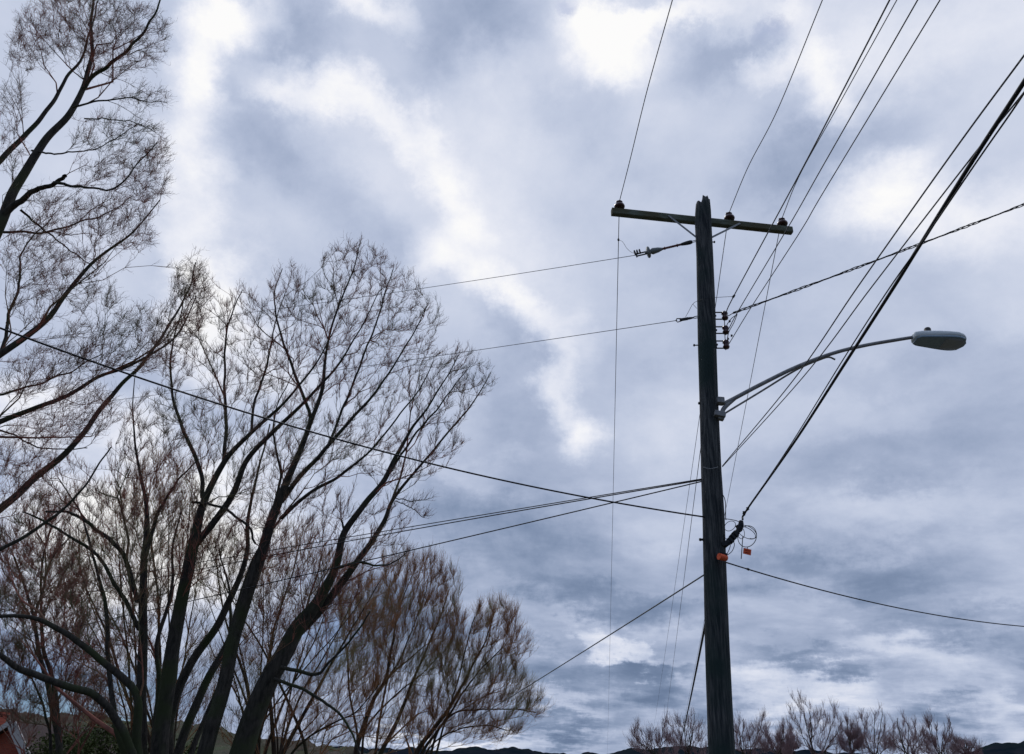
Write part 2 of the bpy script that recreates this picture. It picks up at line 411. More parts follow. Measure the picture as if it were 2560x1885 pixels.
# ------------------------------------------------------------------ utility pole
YP = 9.5
sec = [(1756,505,37),(1757,530,40),(1758,560,40.5),(1762,640,41),(1765,740,44),(1768,870,45),(1773,1030,47),(1778,1180,49),(1784,1300,54),(1788,1440,56),(1792,1584,59),(1798,1740,62),(1804,1885,66)]
pts = [(P(x, y, YP), w) for x, y, w in sec]
pb = pts[-1][0]; dirp = (pts[-1][0] - pts[-3][0]).normalized()
gp = pb + dirp * ((pb.z + .0) / -dirp.z); base = Vector((gp.x, gp.y, 0))
pole = thing('utility_pole', 'weathered dark wooden utility pole with split top and wooden crossarm, right of centre', 'utility pole', base)
shaft = MB(); SD = 40
ps = [p for p, w in pts] + [base + Vector((0, 0, -.3))]
rs = [w / 2 / FPX * depth(p) for p, w in pts] ; rs.append(rs[-1] * 1.06)
# resample
fine = []; 
for i in range(len(ps) - 1):
    n_ = max(2, int((ps[i] - ps[i + 1]).length / .07))
    for k in range(n_): fine.append((ps[i].lerp(ps[i + 1], k / n_), rs[i] + (rs[i + 1] - rs[i]) * k / n_))
fine.append((ps[-1], rs[-1]))
rings_ = []
for j, (p, r) in enumerate(fine):
    ring = []
    for k in range(SD):
        a = 2 * math.pi * k / SD
        q = Vector((math.cos(a) * 6, math.sin(a) * 6, p.z * .9))
        rr = r * (1 + .045 * noise.noise(q) + .02 * noise.noise(Vector((math.cos(a) * 22, math.sin(a) * 22, p.z * .5))))
        z = p.z
        if j < 4:   # weather-split top: blocks of different height
            top = ps[0].z
            lift = .06 * noise.noise(Vector((math.cos(a) * 3.1 + 5, math.sin(a) * 3.1, 1))) + (.02 if math.cos(a) > -.2 else -.04) + (.012 if -.2 < math.cos(a) < .3 else 0)
            z = p.z + lift * (1 - j / 4)
            rr *= (1 - .10 * (1 - j / 4)) if math.cos(a) < -.2 else 1
        ring.append(Vector((p.x + rr * math.cos(a), p.y + rr * math.sin(a), z)))
    rings_.append(ring)
tp = []
for sc_ in (.15, .55, .85):
    ring = []
    for k in range(SD):
        a = 2 * math.pi * k / SD; v = rings_[0][k]
        ring.append(Vector((ps[0].x + (v.x - ps[0].x) * sc_, ps[0].y + (v.y - ps[0].y) * sc_, v.z + .03 * noise.noise(Vector((k * .9, sc_ * 9, 3))) - .015)))
    tp.append(ring)
shaft.rings(tp + rings_)
shaft.build('pole_shaft', M['pole'], pole)

# crossarm behind the pole
za = P(1757, 553, YP + .19).z
al, ar = PZ(1529, 529.5, za), PZ(1979, 577, za)
am = (al + ar) / 2; ad = (ar - al).normalized(); an = Vector((-ad.y, ad.x, 0)).normalized()
pc = P(1758, 553, YP)
# slide so the arm touches the back of the pole
mb = MB(); NSEG = 30; rg = []
for i in range(NSEG + 1):
    c = al.lerp(ar, i / NSEG); ring = []
    hw, hh, ch_ = .048, .060, .012
    for (u, v) in ((-hw, -hh + ch_), (-hw + ch_, -hh), (hw - ch_, -hh), (hw, -hh + ch_), (hw, hh - ch_), (hw - ch_, hh), (-hw + ch_, hh), (-hw, hh - ch_)):
        j_ = .003 * noise.noise(Vector((i * .4, u * 50, v * 50)))
        ring.append(c + an * (u + j_) + Vector((0, 0, v + j_)))
    rg.append(ring)
mb.rings(rg, smooth=False)
arm = mb.build('crossarm', M['arm'], pole)
arm.data.transform(Matrix.Identity(4))
INS = []
for (x, y) in ((1549, 508), (1823, 536), (1958, 551)):
    # insulator stands on the arm: nearest point on the arm axis
    t = (x - 1529) / 450.0; c = al.lerp(ar, t) + Vector((0, 0, .060))
    ib = MB(); ib.lathe(c, (0, 0, 1), [(q_ * 1.27, h_ * 1.12) for q_, h_ in [(.012, -.02), (.012, .05), (.03, .05), (.036, .03), (.062, .035), (.068, .055), (.064, .075), (.045, .098), (.034, .104), (.030, .112), (.040, .122), (.042, .134), (.036, .142), (.020, .145), (.018, .138), (.0, .138)]])
    ib.lathe(c + Vector((0, 0, .0)), (0, 0, 1), [(.0, .004), (.022, .004), (.022, -.002)])
    nb = MB()
    o_ = ib.build('insulator', M['porcelain'], arm)
    for s_ in (-1, 1):          # saddle ears on the head
        eb = MB(); eb.lathe(c + ad * s_ * .036 + Vector((0, 0, .158)), (0, 0, 1), [(.0, -.02), (.013, -.012), (.017, .004), (.012, .014), (0, .016)], 10)
        eb.build('saddle_ear', M['porcelain'], arm)
    # pin and washer below the arm
    INS.append(c + Vector((0, 0, .160)))
# flat braces
pbz = P(1742, 592, YP - .0)
for s_, (x1, y1), (x2, y2) in ((-1, (1668, 540), (1742, 594)), (1, (1843, 558), (1782, 592))):
    p1 = al.lerp(ar, (x1 - 1529) / 450.0) - an * .055 + Vector((0, 0, -.01)); 
    p2 = P(x2, y2, YP - .02)
    d = (p2 - p1); br = MB(); w2 = d.normalized().cross(an).normalized()
    br.box((p1 + p2) / 2, d, w2, d.cross(w2), d.length + .04, .030, .007)
    br.build('brace', M['steel'], arm)
def bolt(x, y, dx, r=.009):
    p = P(x, y, YP); q = P(x + dx, y, YP); b_ = MB(); b_.tube([p, q], r, 8)
    e = q - (q - p).normalized() * .02; b_.lathe(e, (q - p), [(0, -.002), (.02, 0), (.02, .014), (0, .016)], 6)
    b_.build('through_bolt', M['dark_steel'], pole)
bolt(1776, 605, 12); bolt(1750, 863, -17); bolt(1758, 1008, -13, .007); bolt(1762, 1349, -14, .016); bolt(1762, 1007 + 26, -10, .005)

# dead-end insulator pulling left
def deadend():
    a = P(1741, 602, YP); b = P(1594, 637, YP + .1); d = (b - a).normalized(); n_ = d.cross(Vector((0, 1, 0))).normalized()
    Lr = (b - a).length
    root = MB()
    for s_ in (-1, 1): root.tube([a + n_ * .012 * s_ - d * .06, a + n_ * .012 * s_ + d * .09], .006, 6)
    root.lathe(a + d * .07, d, [(0, 0), (.026, .0), (.034, .03), (.032, .09), (.024, .16), (.018, .18)], 12)
    rb = root.build('dead_end_insulator', M['dark_steel'], pole)
    rod = MB(); rod.lathe(a + d * .2, d, [(.018, 0), (.018, .1), (.027, .103), (.027, .112), (.018, .115), (.018, .30), (.027, .303), (.027, .312), (.018, .315), (.024, .45), (.028, .52)], 12)
    rod.build('rod', M['red_rod'], rb)
    q = a + d * (Lr - .30)
    s = MB(); s.lathe(q, d, [(.022, -.09), (.040, -.03), (.046, .02), (.052, .06), (.036, .09), (.032, .105), (.085, .112), (.094, .126), (.085, .142), (.028, .148), (.022, .18), (.0, .18)], 18)
    s.build('shed', M['silicone'], rb)
    cl_ = MB(); e = a + d * (Lr - .15)
    for s_ in (-1, 1): cl_.tube([e + n_ * .020 * s_, e + n_ * .020 * s_ + d * .17], .012, 6)
    cl_.box(e + d * .17, d, n_, d.cross(n_), .02, .07, .03)
    for k in (0, 1, 2): cl_.box(e + d * (.10 + .04 * k) - n_ * .05, n_, d, d.cross(n_), .07, .018, .04)
    cl_.build('clamp', M['dark_steel'], rb)
    return e + d * .17
DE = deadend()
# lower clevis dead end
def clevis():
    a = P(1746, 792, YP); b = P(1693, 801, YP + .05); d = (b - a).normalized(); n_ = d.cross(Vector((0, 1, 0))).normalized(); mb = MB()
    L_ = (b - a).length
    for s_ in (-1, 1): mb.tube([a - d * .05 + n_ * .016 * s_, a + d * .05 + n_ * .014 * s_, a + d * .1], .007, 6)
    mb.lathe(a + d * .08, d, [(0, 0), (.012, 0), (.018, .03), (.02, .06), (.01, .09), (.01, .12), (0, .12)], 8)
    mb.tube([b + n_ * .02 + d * (-.06), b + n_ * .03, b + d * .02, b - n_ * .03, b - n_ * .02 - d * .06], .008, 6)
    mb.box(b - d * .10, d, n_, Vector((0, 1, 0)), .12, .035, .03)
    mb.build('wire_clevis', M['dark_steel'], pole); return b
CV = clevis()
# three spool racks on the right side
RK = []
for i, (yt, yb, xo) in enumerate(((781, 798, 1817), (817, 833.5, 1819), (852.5, 870.5, 1820))):
    xin = 1788 + i * 2
    mb = MB()
    t0, t1 = P(xin - 2, yt, YP), P(xo - 6, yt, YP); b0, b1 = P(xin - 2, yb, YP), P(xo - 6, yb, YP)
    up = Vector((0, 0, 1)); o = P(xo, (yt + yb) / 2, YP)
    mb.tube([t0, t1], .0105, 6); mb.tube([b0, b1], .0105, 6)
    mb.box((t0 + b0) / 2 + Vector((-.004, 0, 0)), (1, 0, 0), (0, 1, 0), up, .02, .05, (t0 - b0).length)
    mb.tube([t1 + up * .03, b1 - up * .03], .006, 6)
    mb.lathe((t0 + b0) / 2, (1, 0, 0), [(0, 0), (.016, .0), (.016, .025), (0, .03)], 8)
    rk = mb.build('spool_rack', M['dark_steel'], pole)
    h = (t1 - b1).length * .5; c = (t1 + b1) / 2 + Vector((.006, 0, 0))
    sp = MB(); sp.lathe(c, up, [(0, -h), (.040, -h), (.050, -h * .55), (.034, -h * .12), (.034, h * .12), (.050, h * .55), (.040, h), (0, h)], 14)
    sp.build('spool_insulator', M['porcelain'], rk); RK.append(c + Vector((.035, 0, 0)))
# rods linking the racks
for i in range(2):
    lk = MB(); lk.tube([P(1811 + i, 798 + 36 * i, YP), P(1812 + i, 817 + 36 * i, YP)], .006, 6); lk.build('rack_rod', M['dark_steel'], pole)
# riser conduit and ground wire stapled to the pole
gw = MB(); gw.tube(spline([P(1786, 870, YP - .22), P(1787, 930, YP - .19), P(1789, 1010, YP - .17), P(1797, 1040, YP - .16)], 6), .008, 6); gw.build('ground_wire', M['dark_steel'], pole)
mb = MB(); mb.tube(spline([P(1758, 1168, YP - .2), P(1775, 1172, YP - .22), P(1795, 1168, YP - .2)], 4), .006, 5); mb.build('cable_staple', M['steel'], pole)

# ------------------------------------------------------------------ street lamp
def lamp():
    b0 = P(1802, 1012, YP - .12)
    root = thing('street_lamp', 'grey cobra head street lamp on a curved bracket arm bolted to the utility pole', 'street lamp', b0)
    mb = MB()
    ap_ = [(1808,1010),(1832,998),(1900,962),(1990,918),(2080,884),(2160,864),(2240,850),(2284,843)]
    pp = spline([P(x, y, YP - .12 - .02 * i) for i, (x, y) in enumerate(ap_)], 6)
    mb.tube(pp, [.030 - .006 * i / len(pp) for i in range(len(pp))], 14)
    armo = mb.build('bracket_arm', M['galv'], root)
    mb = MB(); st = [(1806,1037),(1900,980),(1990,925),(2050,899),(2072,893),(2088,899)]
    mb.tube(spline([P(x, y, YP - .13) for x, y in st], 5), .0135, 8); mb.build('support_rod', M['galv'], root)
    mb = MB()
    mb.box(P(1800, 1003, YP - .12), (1, 0, -.05), (0, 1, 0), (0, 0, 1), .10, .12, .085)
    mb.tube(spline([P(1836, 996, YP - .13), P(1818, 1012, YP - .13), P(1808, 1024, YP - .13), P(1804, 1038, YP - .13)], 5), [.032] * 15 + [.03], 10)
    mb.box(P(1798, 1038, YP - .12), (1, 0, -.2), (0, 1, 0), (.2, 0, 1), .15, .14, .075)
    mb.box(P(1802, 1047, YP - .12), (1, 0, -.2), (0, 1, 0), (.2, 0, 1), .08, .08, .035)
    mb.build('pole_bracket', M['galv'], root, bevel=.006)
    # head: lofted from the slip-fitter to the rounded nose
    h0, h1 = P(2281, 843, YP - .27), P(2414, 851, YP - .30)
    ax = (h1 - h0); Lh = ax.length; ax.normalize(); ax = Vector((ax.x, 0, ax.z)).normalized()
    sy = Vector((0, 1, 0)); uz = ax.cross(sy) * -1
    if uz.z < 0: uz = -uz
    tilt = R(6)
    uz2 = (uz * math.cos(tilt) + sy * math.sin(tilt)); sy2 = sy * math.cos(tilt) - uz * math.sin(tilt)
    S = [(0, .045, .035, .03), (.03, .092, .062, .05), (.14, .115, .078, .055), (.30, .130, .084, .055), (.48, .150, .086, .05), (.66, .165, .080, .045), (.80, .165, .076, .045), (.90, .142, .062, .04), (.96, .105, .044, .03), (1.0, .05, .018, .015)]
    rg = []
    for (t, w, hu, hd) in S:
        c = h0 + ax * (t * Lh); ring = []
        for k in range(24):
            a = 2 * math.pi * k / 24; cu = math.cos(a); su = math.sin(a)
            y_ = w * (abs(cu) ** .75) * (1 if cu > 0 else -1)
            z_ = (hu * abs(su) ** .8) if su > 0 else (-hd * abs(su) ** .35)
            ring.append(c + sy2 * y_ + uz2 * z_)
        rg.append(ring)
    mb = MB(); mb.rings(rg); hd_ = mb.build('lamp_head', M['lamp'], root)
    # underside door and lens
    def under(t0, t1, inset, drop, material, nm, par, dome=.0):
        ts = np.linspace(t0, t1, 14); W = [np.interp(t, [s[0] for s in S], [s[1] for s in S]) * inset for t in ts]
        W[0] *= .8; W[-1] *= .55 if t1 > .9 else .8
        rows = []
        for t, w in zip(ts, W):
            row = []
            for k in range(9):
                u = -1 + 2 * k / 8; z = -.052 - drop - dome * (1 - u * u) * math.sin(math.pi * (t - t0) / (t1 - t0))
                row.append(h0 + ax * (t * Lh) + sy2 * (w * u) + uz2 * z)
            for k in range(8, -1, -1):
                u = -1 + 2 * k / 8; row.append(h0 + ax * (t * Lh) + sy2 * (w * u) + uz2 * (-.030))
            rows.append(row)
        mb = MB(); mb.rings(rows); return mb.build(nm, material, par)
    under(.03, .985, .97, .012, M['lens'], 'underside_door', hd_)
    under(.56, .93, .80, .016, M['reflector'], 'lens', hd_, .02)
    mb = MB(); c = h0 + ax * (.335 * Lh) + uz2 * .078
    mb.lathe(c, uz2, [(0, -.02), (.05, -.02), (.05, .030), (.044, .036), (.046, .085), (.038, .10), (0, .105)], 16); mb.build('photocell', M['dark_steel'], hd_)
lamp()

# ------------------------------------------------------------------ wires
def wire_mb(pts, r, seg=0, sides=6):
    mb = MB(); mb.tube(pts, r, sides); return mb
def quad3(a, b, c, n=40, ext=0.0):
    """parabola through a, b, c (b anywhere between), continued past c by ext (fraction)"""
    a, b, c = Vector(a), Vector(b), Vector(c)
    tb = (b - a).length / ((b - a).length + (c - b).length)
    # p(t)=a+ut+vt^2 with p(1)=c, p(tb)=b
    v = ((b - a) / tb - (c - a)) / (tb - 1) ; u = (c - a) - v
    return [a + u * t + v * t * t for t in np.linspace(0, 1 + ext, n)]
def sagline(a, b, sag, n=48):
    a, b = Vector(a), Vector(b)
    return [a.lerp(b, t) - Vector((0, 0, 4 * sag * t * (1 - t))) for t in np.linspace(0, 1, n)]
G1 = 'power wires strung over the road'
def W(name, pts, r, material, label, cat='wire', group=None, sides=6):
    o = wire_mb(pts, r, sides=sides).build(name, material); return tag(o, label, cat, group)

def wire_through(start, ctrl, ext, r, material, name, label, group=None, fwd=None, n=14):
    pts = [start] + ctrl; s = spline(pts, n)
    if ext: 
        d = (s[-1] - s[-2]).normalized()
        s += [s[-1] + d * ext * k / 6 + Vector((0, 0, .02 * k * k * ext / 10)) for k in range(1, 7)]
    if fwd: s = fwd[::-1] + s[1:] if (fwd[0] - s[0]).length < .2 else fwd[::-1] + s
    return W(name, s, r, material, label, 'wire', group)
zw = INS[0].z
def fw(a, px, py, Y, sag): return sagline(a, P(px, py, Y), sag, 60)
# primary conductors: from the far end, over the insulator, over the viewer
wire_through(INS[0], [PZ(1575, 400, zw - .03), PZ(1618, 225, zw - .06), PZ(1681, 0, zw - .1)], 9, .0062, M['alu'], 'power_line', 'thin wire over the left end insulator of the crossarm, running straight down the sky', G1, fw(INS[0], 1518, 1892, 150, .4))
wire_through(INS[1], [PZ(1870, 418, zw - .03), PZ(1944, 274, zw - .06), PZ(2056, 0, zw - .1)], 9, .0062, M['alu'], 'power_line', 'thin wire over the middle crossarm insulator just right of the pole top', G1, fw(INS[1], 1622, 1890, 150, .4))
wire_through(INS[2], [PZ(1998, 440, zw - .03), PZ(2090, 274, zw - .06), PZ(2242, 0, zw - .1)], 9, .0062, M['alu'], 'power_line', 'thin wire over the right end crossarm insulator', G1, fw(INS[2], 1690, 1890, 150, .4))
# secondary conductors on the spools
zv = RK[0].z
wire_through(RK[0] + Vector((-.02, 0, .03)), [PZ(1834, 741, zv + .0), PZ(1996, 440, zv - .02), PZ(2110, 221, zv - .04), PZ(2224, 0, zv - .06)], 7, .0075, M['alu'], 'power_line', 'slightly thicker wire rising from the top spool with a small tap clamp near the pole', G1)
wire_through(RK[1], [PZ(1850, 770, zv - .1), PZ(1975, 560, zv - .1), PZ(2060, 410, zv - .12), PZ(2294, 0, zv - .15)], 7, .0062, M['alu'], 'power_line', 'thin wire from the middle spool passing just right of the crossarm end', G1)
wire_through(RK[2], [PZ(1880, 765, zv - .2), PZ(2000, 580, zv - .2), PZ(2060, 478, zv - .22), PZ(2350, 0, zv - .25)], 7, .0058, M['alu'], 'power_line', 'thin wire from the lowest spool, rightmost of the parallel wires at the top edge', G1)
W('power_line', fw(P(1772, 960, YP + .16), 1652, 1880, 140, .3), .0058, M['alu'], 'faintest thin wire running off behind the pole at its left edge', 'wire', G1)
W('power_line', fw(P(1775, 1500, YP + .2), 1690, 1888, 60, .25), .017, M['cable'], 'thick dark cable running off low behind the pole to the bush below', 'cable', G1)
# tap clamps
def clamp(p, d, s, label, par=None):
    d = Vector(d).normalized(); u = d.orthogonal().normalized(); mb = MB()
    mb.box(p, d, u, d.cross(u), s * 1.8, s, s); mb.tube([p - u * s * 1.3, p + u * s * .9], s * .28, 6); mb.box(p + d * s * .3 + u * s * .8, u, d, d.cross(u), s * .8, s * .5, s * .7)
    mb.tube([p + d * s * 1.2 + u * s * .3, p - d * s * 1.4 + u * s * .3], s * .22, 6)
    return tag(mb.build('wire_clamp', M['dark_steel']), label, 'clamp', 'wire clamps near the pole')
c0 = P(1548, 591, 9.9)
c0 = min(fw(INS[0], 1518, 1892, 150, .4), key=lambda v: abs((v - CAM).dot(Uv) / depth(v) - (CY - 591) / FPX)) if False else None
f0 = fw(INS[0], 1518, 1892, 150, .4)
def on_wire(line, py):
    for a, b in zip(line, line[1:]):
        ya = CY - FPX * (a - CAM).dot(Uv) / depth(a); yb = CY - FPX * (b - CAM).dot(Uv) / depth(b)
        if (ya - py) * (yb - py) <= 0: return a.lerp(b, (py - ya) / (yb - ya))
    return line[0]
CL0 = on_wire(f0, 591)
clamp(CL0, (0, .3, -1), .022, 'small tap clamp on the leftmost wire below the crossarm end')
clamp(PZ(1834, 741, zv), PZ(1996, 440, zv) - PZ(1834, 741, zv), .026, 'small tap clamp on the wire above the top spool')
W('jumper_wire', spline([CL0, CL0.lerp(DE, .25) + Vector((0, 0, .03)), CL0.lerp(DE, .5) + Vector((0, 0, -.03)), CL0.lerp(DE, .8) + Vector((0, 0, -.02)), DE + Vector((0, 0, .06))], 8), .0032, M['cable'], 'wavy thin jumper from the leftmost wire clamp down to the red rod insulator', 'wire')
W('jumper_wire', spline([PZ(1834, 741, zv), P(1800, 743, YP - .1), P(1770, 745, YP - .22), P(1745, 752, YP - .05), P(1732, 760, YP), P(1722, 778, YP), P(1714, 792, YP)], 6), .0035, M['cable'], 'thin jumper from the tap clamp around the pole face to the left clevis', 'wire')
W('jumper_wire', spline([P(1732, 760, YP), P(1742, 771, YP)], 3), .003, M['cable'], 'tiny loose wire end left of the pole above the clevis', 'wire')

# wires running left behind the trees
G2 = 'wires running left from the pole'
W('power_line', quad3(DE, P(1095, 715, 12.2), P(115, 843, 19), 50, .25), .0055, M['alu'], 'highest thin wire from the red rod insulator towards the left trees', 'wire', G2)
W('power_line', quad3(CV, P(1175, 878, 12.2), P(115, 1023, 19), 50, .25), .0055, M['alu'], 'second thin wire from the black clevis towards the left trees', 'wire', G2)
a0 = P(1757, 1197, YP)
W('telephone_cable', quad3(a0, P(1475, 1243, 10.4), P(-60, 1505, 22), 60, .1), .0070, M['cable'], 'upper of three dark cables fanning left from mid pole', 'cable', G2)
W('telephone_cable', quad3(a0 + Vector((0, .01, -.012)), P(1480, 1246, 10.4), P(-60, 1545, 21), 60, .1), .0082, M['cable'], 'middle of three dark cables fanning left from mid pole', 'cable', G2)
W('telephone_cable', quad3(a0 + Vector((0, -.01, -.035)), P(1530, 1257, 10.1), P(-60, 1620, 20), 60, .1), .0082, M['cable'], 'lowest of three dark cables fanning left from mid pole', 'cable', G2)
W('telephone_cable', quad3(P(1765, 1293, YP - .05), P(1060, 1155, 8.6), P(-80, 790, 6.2), 60, .25), .0100, M['cable'], 'black cable descending from upper left across the trees to the pole', 'cable', G2)
W('guy_wire', quad3(P(1765, 1434, YP), P(1520, 1590, 13.5), P(1150, 1820, 26), 40, .15), .0100, M['steel'], 'grey strand slanting down left from the pole to the low trees', 'guy wire')
# twisted service drop to the upper right
sd0 = P(1832, 783, YP - .05); core = quad3(sd0, P(2316, 604, 8.6), P(2560, 511, 8.2), 160, .5)
trip = MB()
for k in range(3):
    pl = []
    for i, p in enumerate(core):
        a = i * .55 + k * 2.094; am_ = .011 + .006 * math.sin(i * .31)
        pl.append(p + Vector((0, math.cos(a), math.sin(a))) * am_)
    trip.tube(pl, .0068, 5)
tag(trip.build('service_drop', M['cable']), 'twisted black service cable running from the spools to the upper right edge', 'cable')
W('service_lead', spline([P(1832, 783, YP - .05), P(1822, 789, YP - .05), RK[0] + Vector((0, -.02, 0))], 5), .006, M['cable'], 'short dark lead from the service cable to the top spool', 'wire')
W('service_lead', spline([P(1843, 786, YP - .05), P(1830, 795, YP - .06), P(1821, 806, YP - .06), P(1817, 814, YP - .04), RK[1] + Vector((0, -.02, .02))], 5), .006, M['cable'], 'curved dark lead from the service cable to the middle spool', 'wire')
W('service_lead', spline([P(1843, 786, YP - .05), P(1834, 808, YP - .06), P(1823, 828, YP - .06), P(1819, 845, YP - .05), RK[2] + Vector((0, -.02, .03))], 5), .006, M['cable'], 'long dark lead from the service cable down to the lowest spool', 'wire')
for (x, y, lb) in ((1824, 803, 'upper dark clamp beside the middle spool'), (1829, 839, 'dark clamp on the thin wire beside the lowest spool'), (1820, 847, 'lower dark clamp touching the lowest spool lead')):
    clamp(P(x, y, YP - .06), (.5, 0, 1), .017, lb)
clamp(P(1847, 778, YP - .05), (1, 0, .4), .02, 'wedge clamp at the pole end of the twisted service cable')
# right-hand upper cables
e0 = P(1806, 1165, YP - .05)
ze = e0.z
W('telephone_cable', spline([e0, PZ(1985, 948, ze), PZ(2143, 719, ze - .02), PZ(2374, 392, ze - .03), PZ(2560, 139, ze - .03), PZ(2760, -130, ze)], 12), .0060, M['alu'], 'upper of two thin cables rising from mid pole past the lamp arm', 'cable', 'cables rising to the right edge')
W('telephone_cable', spline([e0 + Vector((0, 0, -.01)), PZ(2010, 940, ze - .03), PZ(2178, 719, ze - .04), PZ(2430, 392, ze - .06), PZ(2560, 231, ze - .06), PZ(2760, -20, ze)], 12), .0056, M['alu'], 'lower of two thin cables rising from mid pole past the lamp arm', 'cable', 'cables rising to the right edge')
f1 = P(1856, 1300, YP - .1); zf = f1.z
thick = spline([f1, P(1866, 1276, YP - .2), PZ(1982, 1111, zf + .08), PZ(2118, 900, zf + .10), PZ(2234, 719, zf + .1), PZ(2304, 606, zf + .1), PZ(2443, 384, zf + .1), PZ(2560, 205, zf + .1), PZ(2760, -110, zf + .12)], 12)
W('trunk_cable', thick, .0125, M['cable'], 'thickest black cable rising steeply from the cable junction to the right edge', 'cable', 'cables rising to the right edge')
tw = []
for i, p in enumerate(thick):
    a = i * .07; tw.append(p + Vector((math.cos(a), 0, math.sin(a) * .8)) * (.030))
W('lashing_strand', tw[8:], .0050, M['cable'], 'thin strand winding loosely around the thickest black cable', 'cable', 'cables rising to the right edge')
# junction: snubber, clamps, splice bundle and coils
J = lambda x, y, dy=-.1: P(x, y, YP + dy)
mb = MB()
mb.tube(spline([J(1853, 1302), J(1851, 1318), J(1843, 1330), J(1836, 1340), J(1826, 1350), J(1816, 1360), J(1806, 1368, -.02)], 5), [.026, .03, .034, .036, .034, .03, .038, .04, .036, .03, .034, .036, .03, .036, .034, .03, .034, .03, .026, .03, .034, .036, .036, .036, .036, .034, .034, .034, .032, .03, .03][:31], 9)
mb.box(J(1848, 1316), (1, 0, .5), (0, 1, 0), (-.5, 0, 1), .07, .06, .05)
mb.box(J(1812, 1360), (1, 0, .2), (0, 1, 0), (-.2, 0, 1), .09, .07, .05)
for (x, y) in ((1838, 1336), (1832, 1343), (1826, 1351)): mb.box(J(x, y), (1, 0, .9), (0, 1, 0), (-.9, 0, 1), .03, .09, .085)
tag(mb.build('cable_splice', M['cable']), 'knobbly black cable splice bundle bracing from the pole to the thick cable', 'cable splice')
for (x, y, lb) in ((1873, 1272, 'upper black clip on the foot of the thick cable'), (1864, 1282, 'lower black clip on the foot of the thick cable')):
    clamp(J(x - 4, y, -.15), (.5, 0, 1), .022, lb)
def loop(cx, cy, rx, ry, ang, r=.0048, a0=0, a1=360, dy=-.12):
    o = []
    for i in range(33):
        t = R(a0 + (a1 - a0) * i / 32); x = rx * math.cos(t); y = ry * math.sin(t); c, s = math.cos(R(ang)), math.sin(R(ang))
        o.append(P(cx + x * c - y * s, cy + x * s + y * c, YP + dy + .03 * math.sin(t)))
    return o
mb = MB()
mb.tube(loop(1868, 1341, 23, 27, 20), .0048, 6); mb.tube(loop(1866, 1332, 25, 12, 28, dy=-.09), .0042, 6); mb.tube(loop(1870, 1330, 24, 13, 32, a0=-160, a1=60), .0042, 6)
mb.tube(loop(1852, 1332, 9, 15, -10, a0=-90, a1=170), .004, 6)
tag(mb.build('cable_coil', M['cable']), 'loose coil of thin black cable loops hanging right of the splice', 'cable coil')
mb = MB(); mb.tube(loop(1825, 1315, 15, 11, -35), .004, 6); mb.tube(loop(1824, 1340, 15, 9, 10, a0=-60, a1=200), .004, 6)
tag(mb.build('cable_coil', M['cable']), 'small wire loops between the pole and the splice', 'cable coil')
W('drip_loop', spline([J(1804, 1232, -.05), J(1811, 1245), J(1814, 1262), J(1814, 1290), J(1815, 1300)], 6), .0055, M['cable'], 'dark lead bulging out from the right side of the pole above the splice', 'cable')
W('cable_lead', spline([J(1808, 1297, -.02), J(1822, 1298), J(1838, 1301), J(1850, 1305)], 6), [.005] * 19, M['cable'], 'short straight lead from the pole to the top of the splice', 'cable')
W('cable_lead', spline([J(1832, 1350), J(1836, 1362), J(1830, 1378), J(1818, 1388)], 6), .0045, M['cable'], 'hanging lead curving from the splice down to the orange pole marker', 'cable')
W('cable_lead', spline([J(1826, 1354), J(1825, 1368), J(1820, 1380), J(1814, 1390)], 6), .0045, M['cable'], 'inner hanging lead beside the pole above the orange marker', 'cable')
W('cable_lead', [J(1857, 1340), J(1855, 1370), J(1853, 1397)], .0055, M['alu'], 'pale straight wire end hanging below the cable coil', 'wire')
# orange markers
def marker(c, w, h, ux, uz, label, nm, lines=2):
    root = thing(nm, label, 'tag', c, None); mb = MB(); n_ = Vector(ux).cross(Vector(uz))
    mb.box(c, ux, n_, uz, w, .006, h); mb.build('plate', M['orange'], root, bevel=.002)
    mk = MB(); uxn = Vector(ux).normalized(); uzn = Vector(uz).normalized(); nn_ = uxn.cross(uzn).normalized()
    if nn_.y > 0: nn_ = -nn_
    for k in range(lines):
        mk.box(Vector(c) + uzn * (h * (.18 - .36 * k)) + nn_ * .006, uxn, nn_, uzn, w * .62, .002, h * .09)
    return root, mk
rt, mk = marker(J(1868, 1379, -.12), .098, .075, (1, 0, -.22), (.22, 0, 1), 'small orange rectangular tag hanging from the cable coil', 'cable_tag')
mk.build('printing', M['ink'], rt)
hk = MB(); hk.tube([J(1869, 1368, -.12), J(1868, 1374, -.12)], .004, 6); hk.build('tie', M['cable'], rt)
pm = thing('pole_marker', 'orange marker sleeve wrapped round a cable on the right side of the pole', 'tag', J(1805, 1393, -.2))
mb = MB(); mb.tube(spline([J(1797, 1391, -.26), J(1805, 1393, -.24), J(1814, 1395, -.2)], 5), [.040] * 11, 14); mb.build('sleeve', M['orange'], pm)
mb = MB(); mb.box(J(1808, 1385, -.21), (1, 0, -.2), (0, 1, 0), (.2, 0, 1), .09, .07, .02); mb.build('strap', M['cable'], pm)
# cable to lower right
rr_ = quad3(J(1815, 1406, -.1), P(2168, 1503, 11.5), P(2560, 1566, 14.5), 50, .6)
W('telephone_cable', rr_, .0088, M['cable'], 'black cable sagging from the orange marker to the lower right edge', 'cable')
clamp(on_wire(rr_, 1423), (1, 0, -.4), .02, 'dark wedge clamp on the lower right cable')

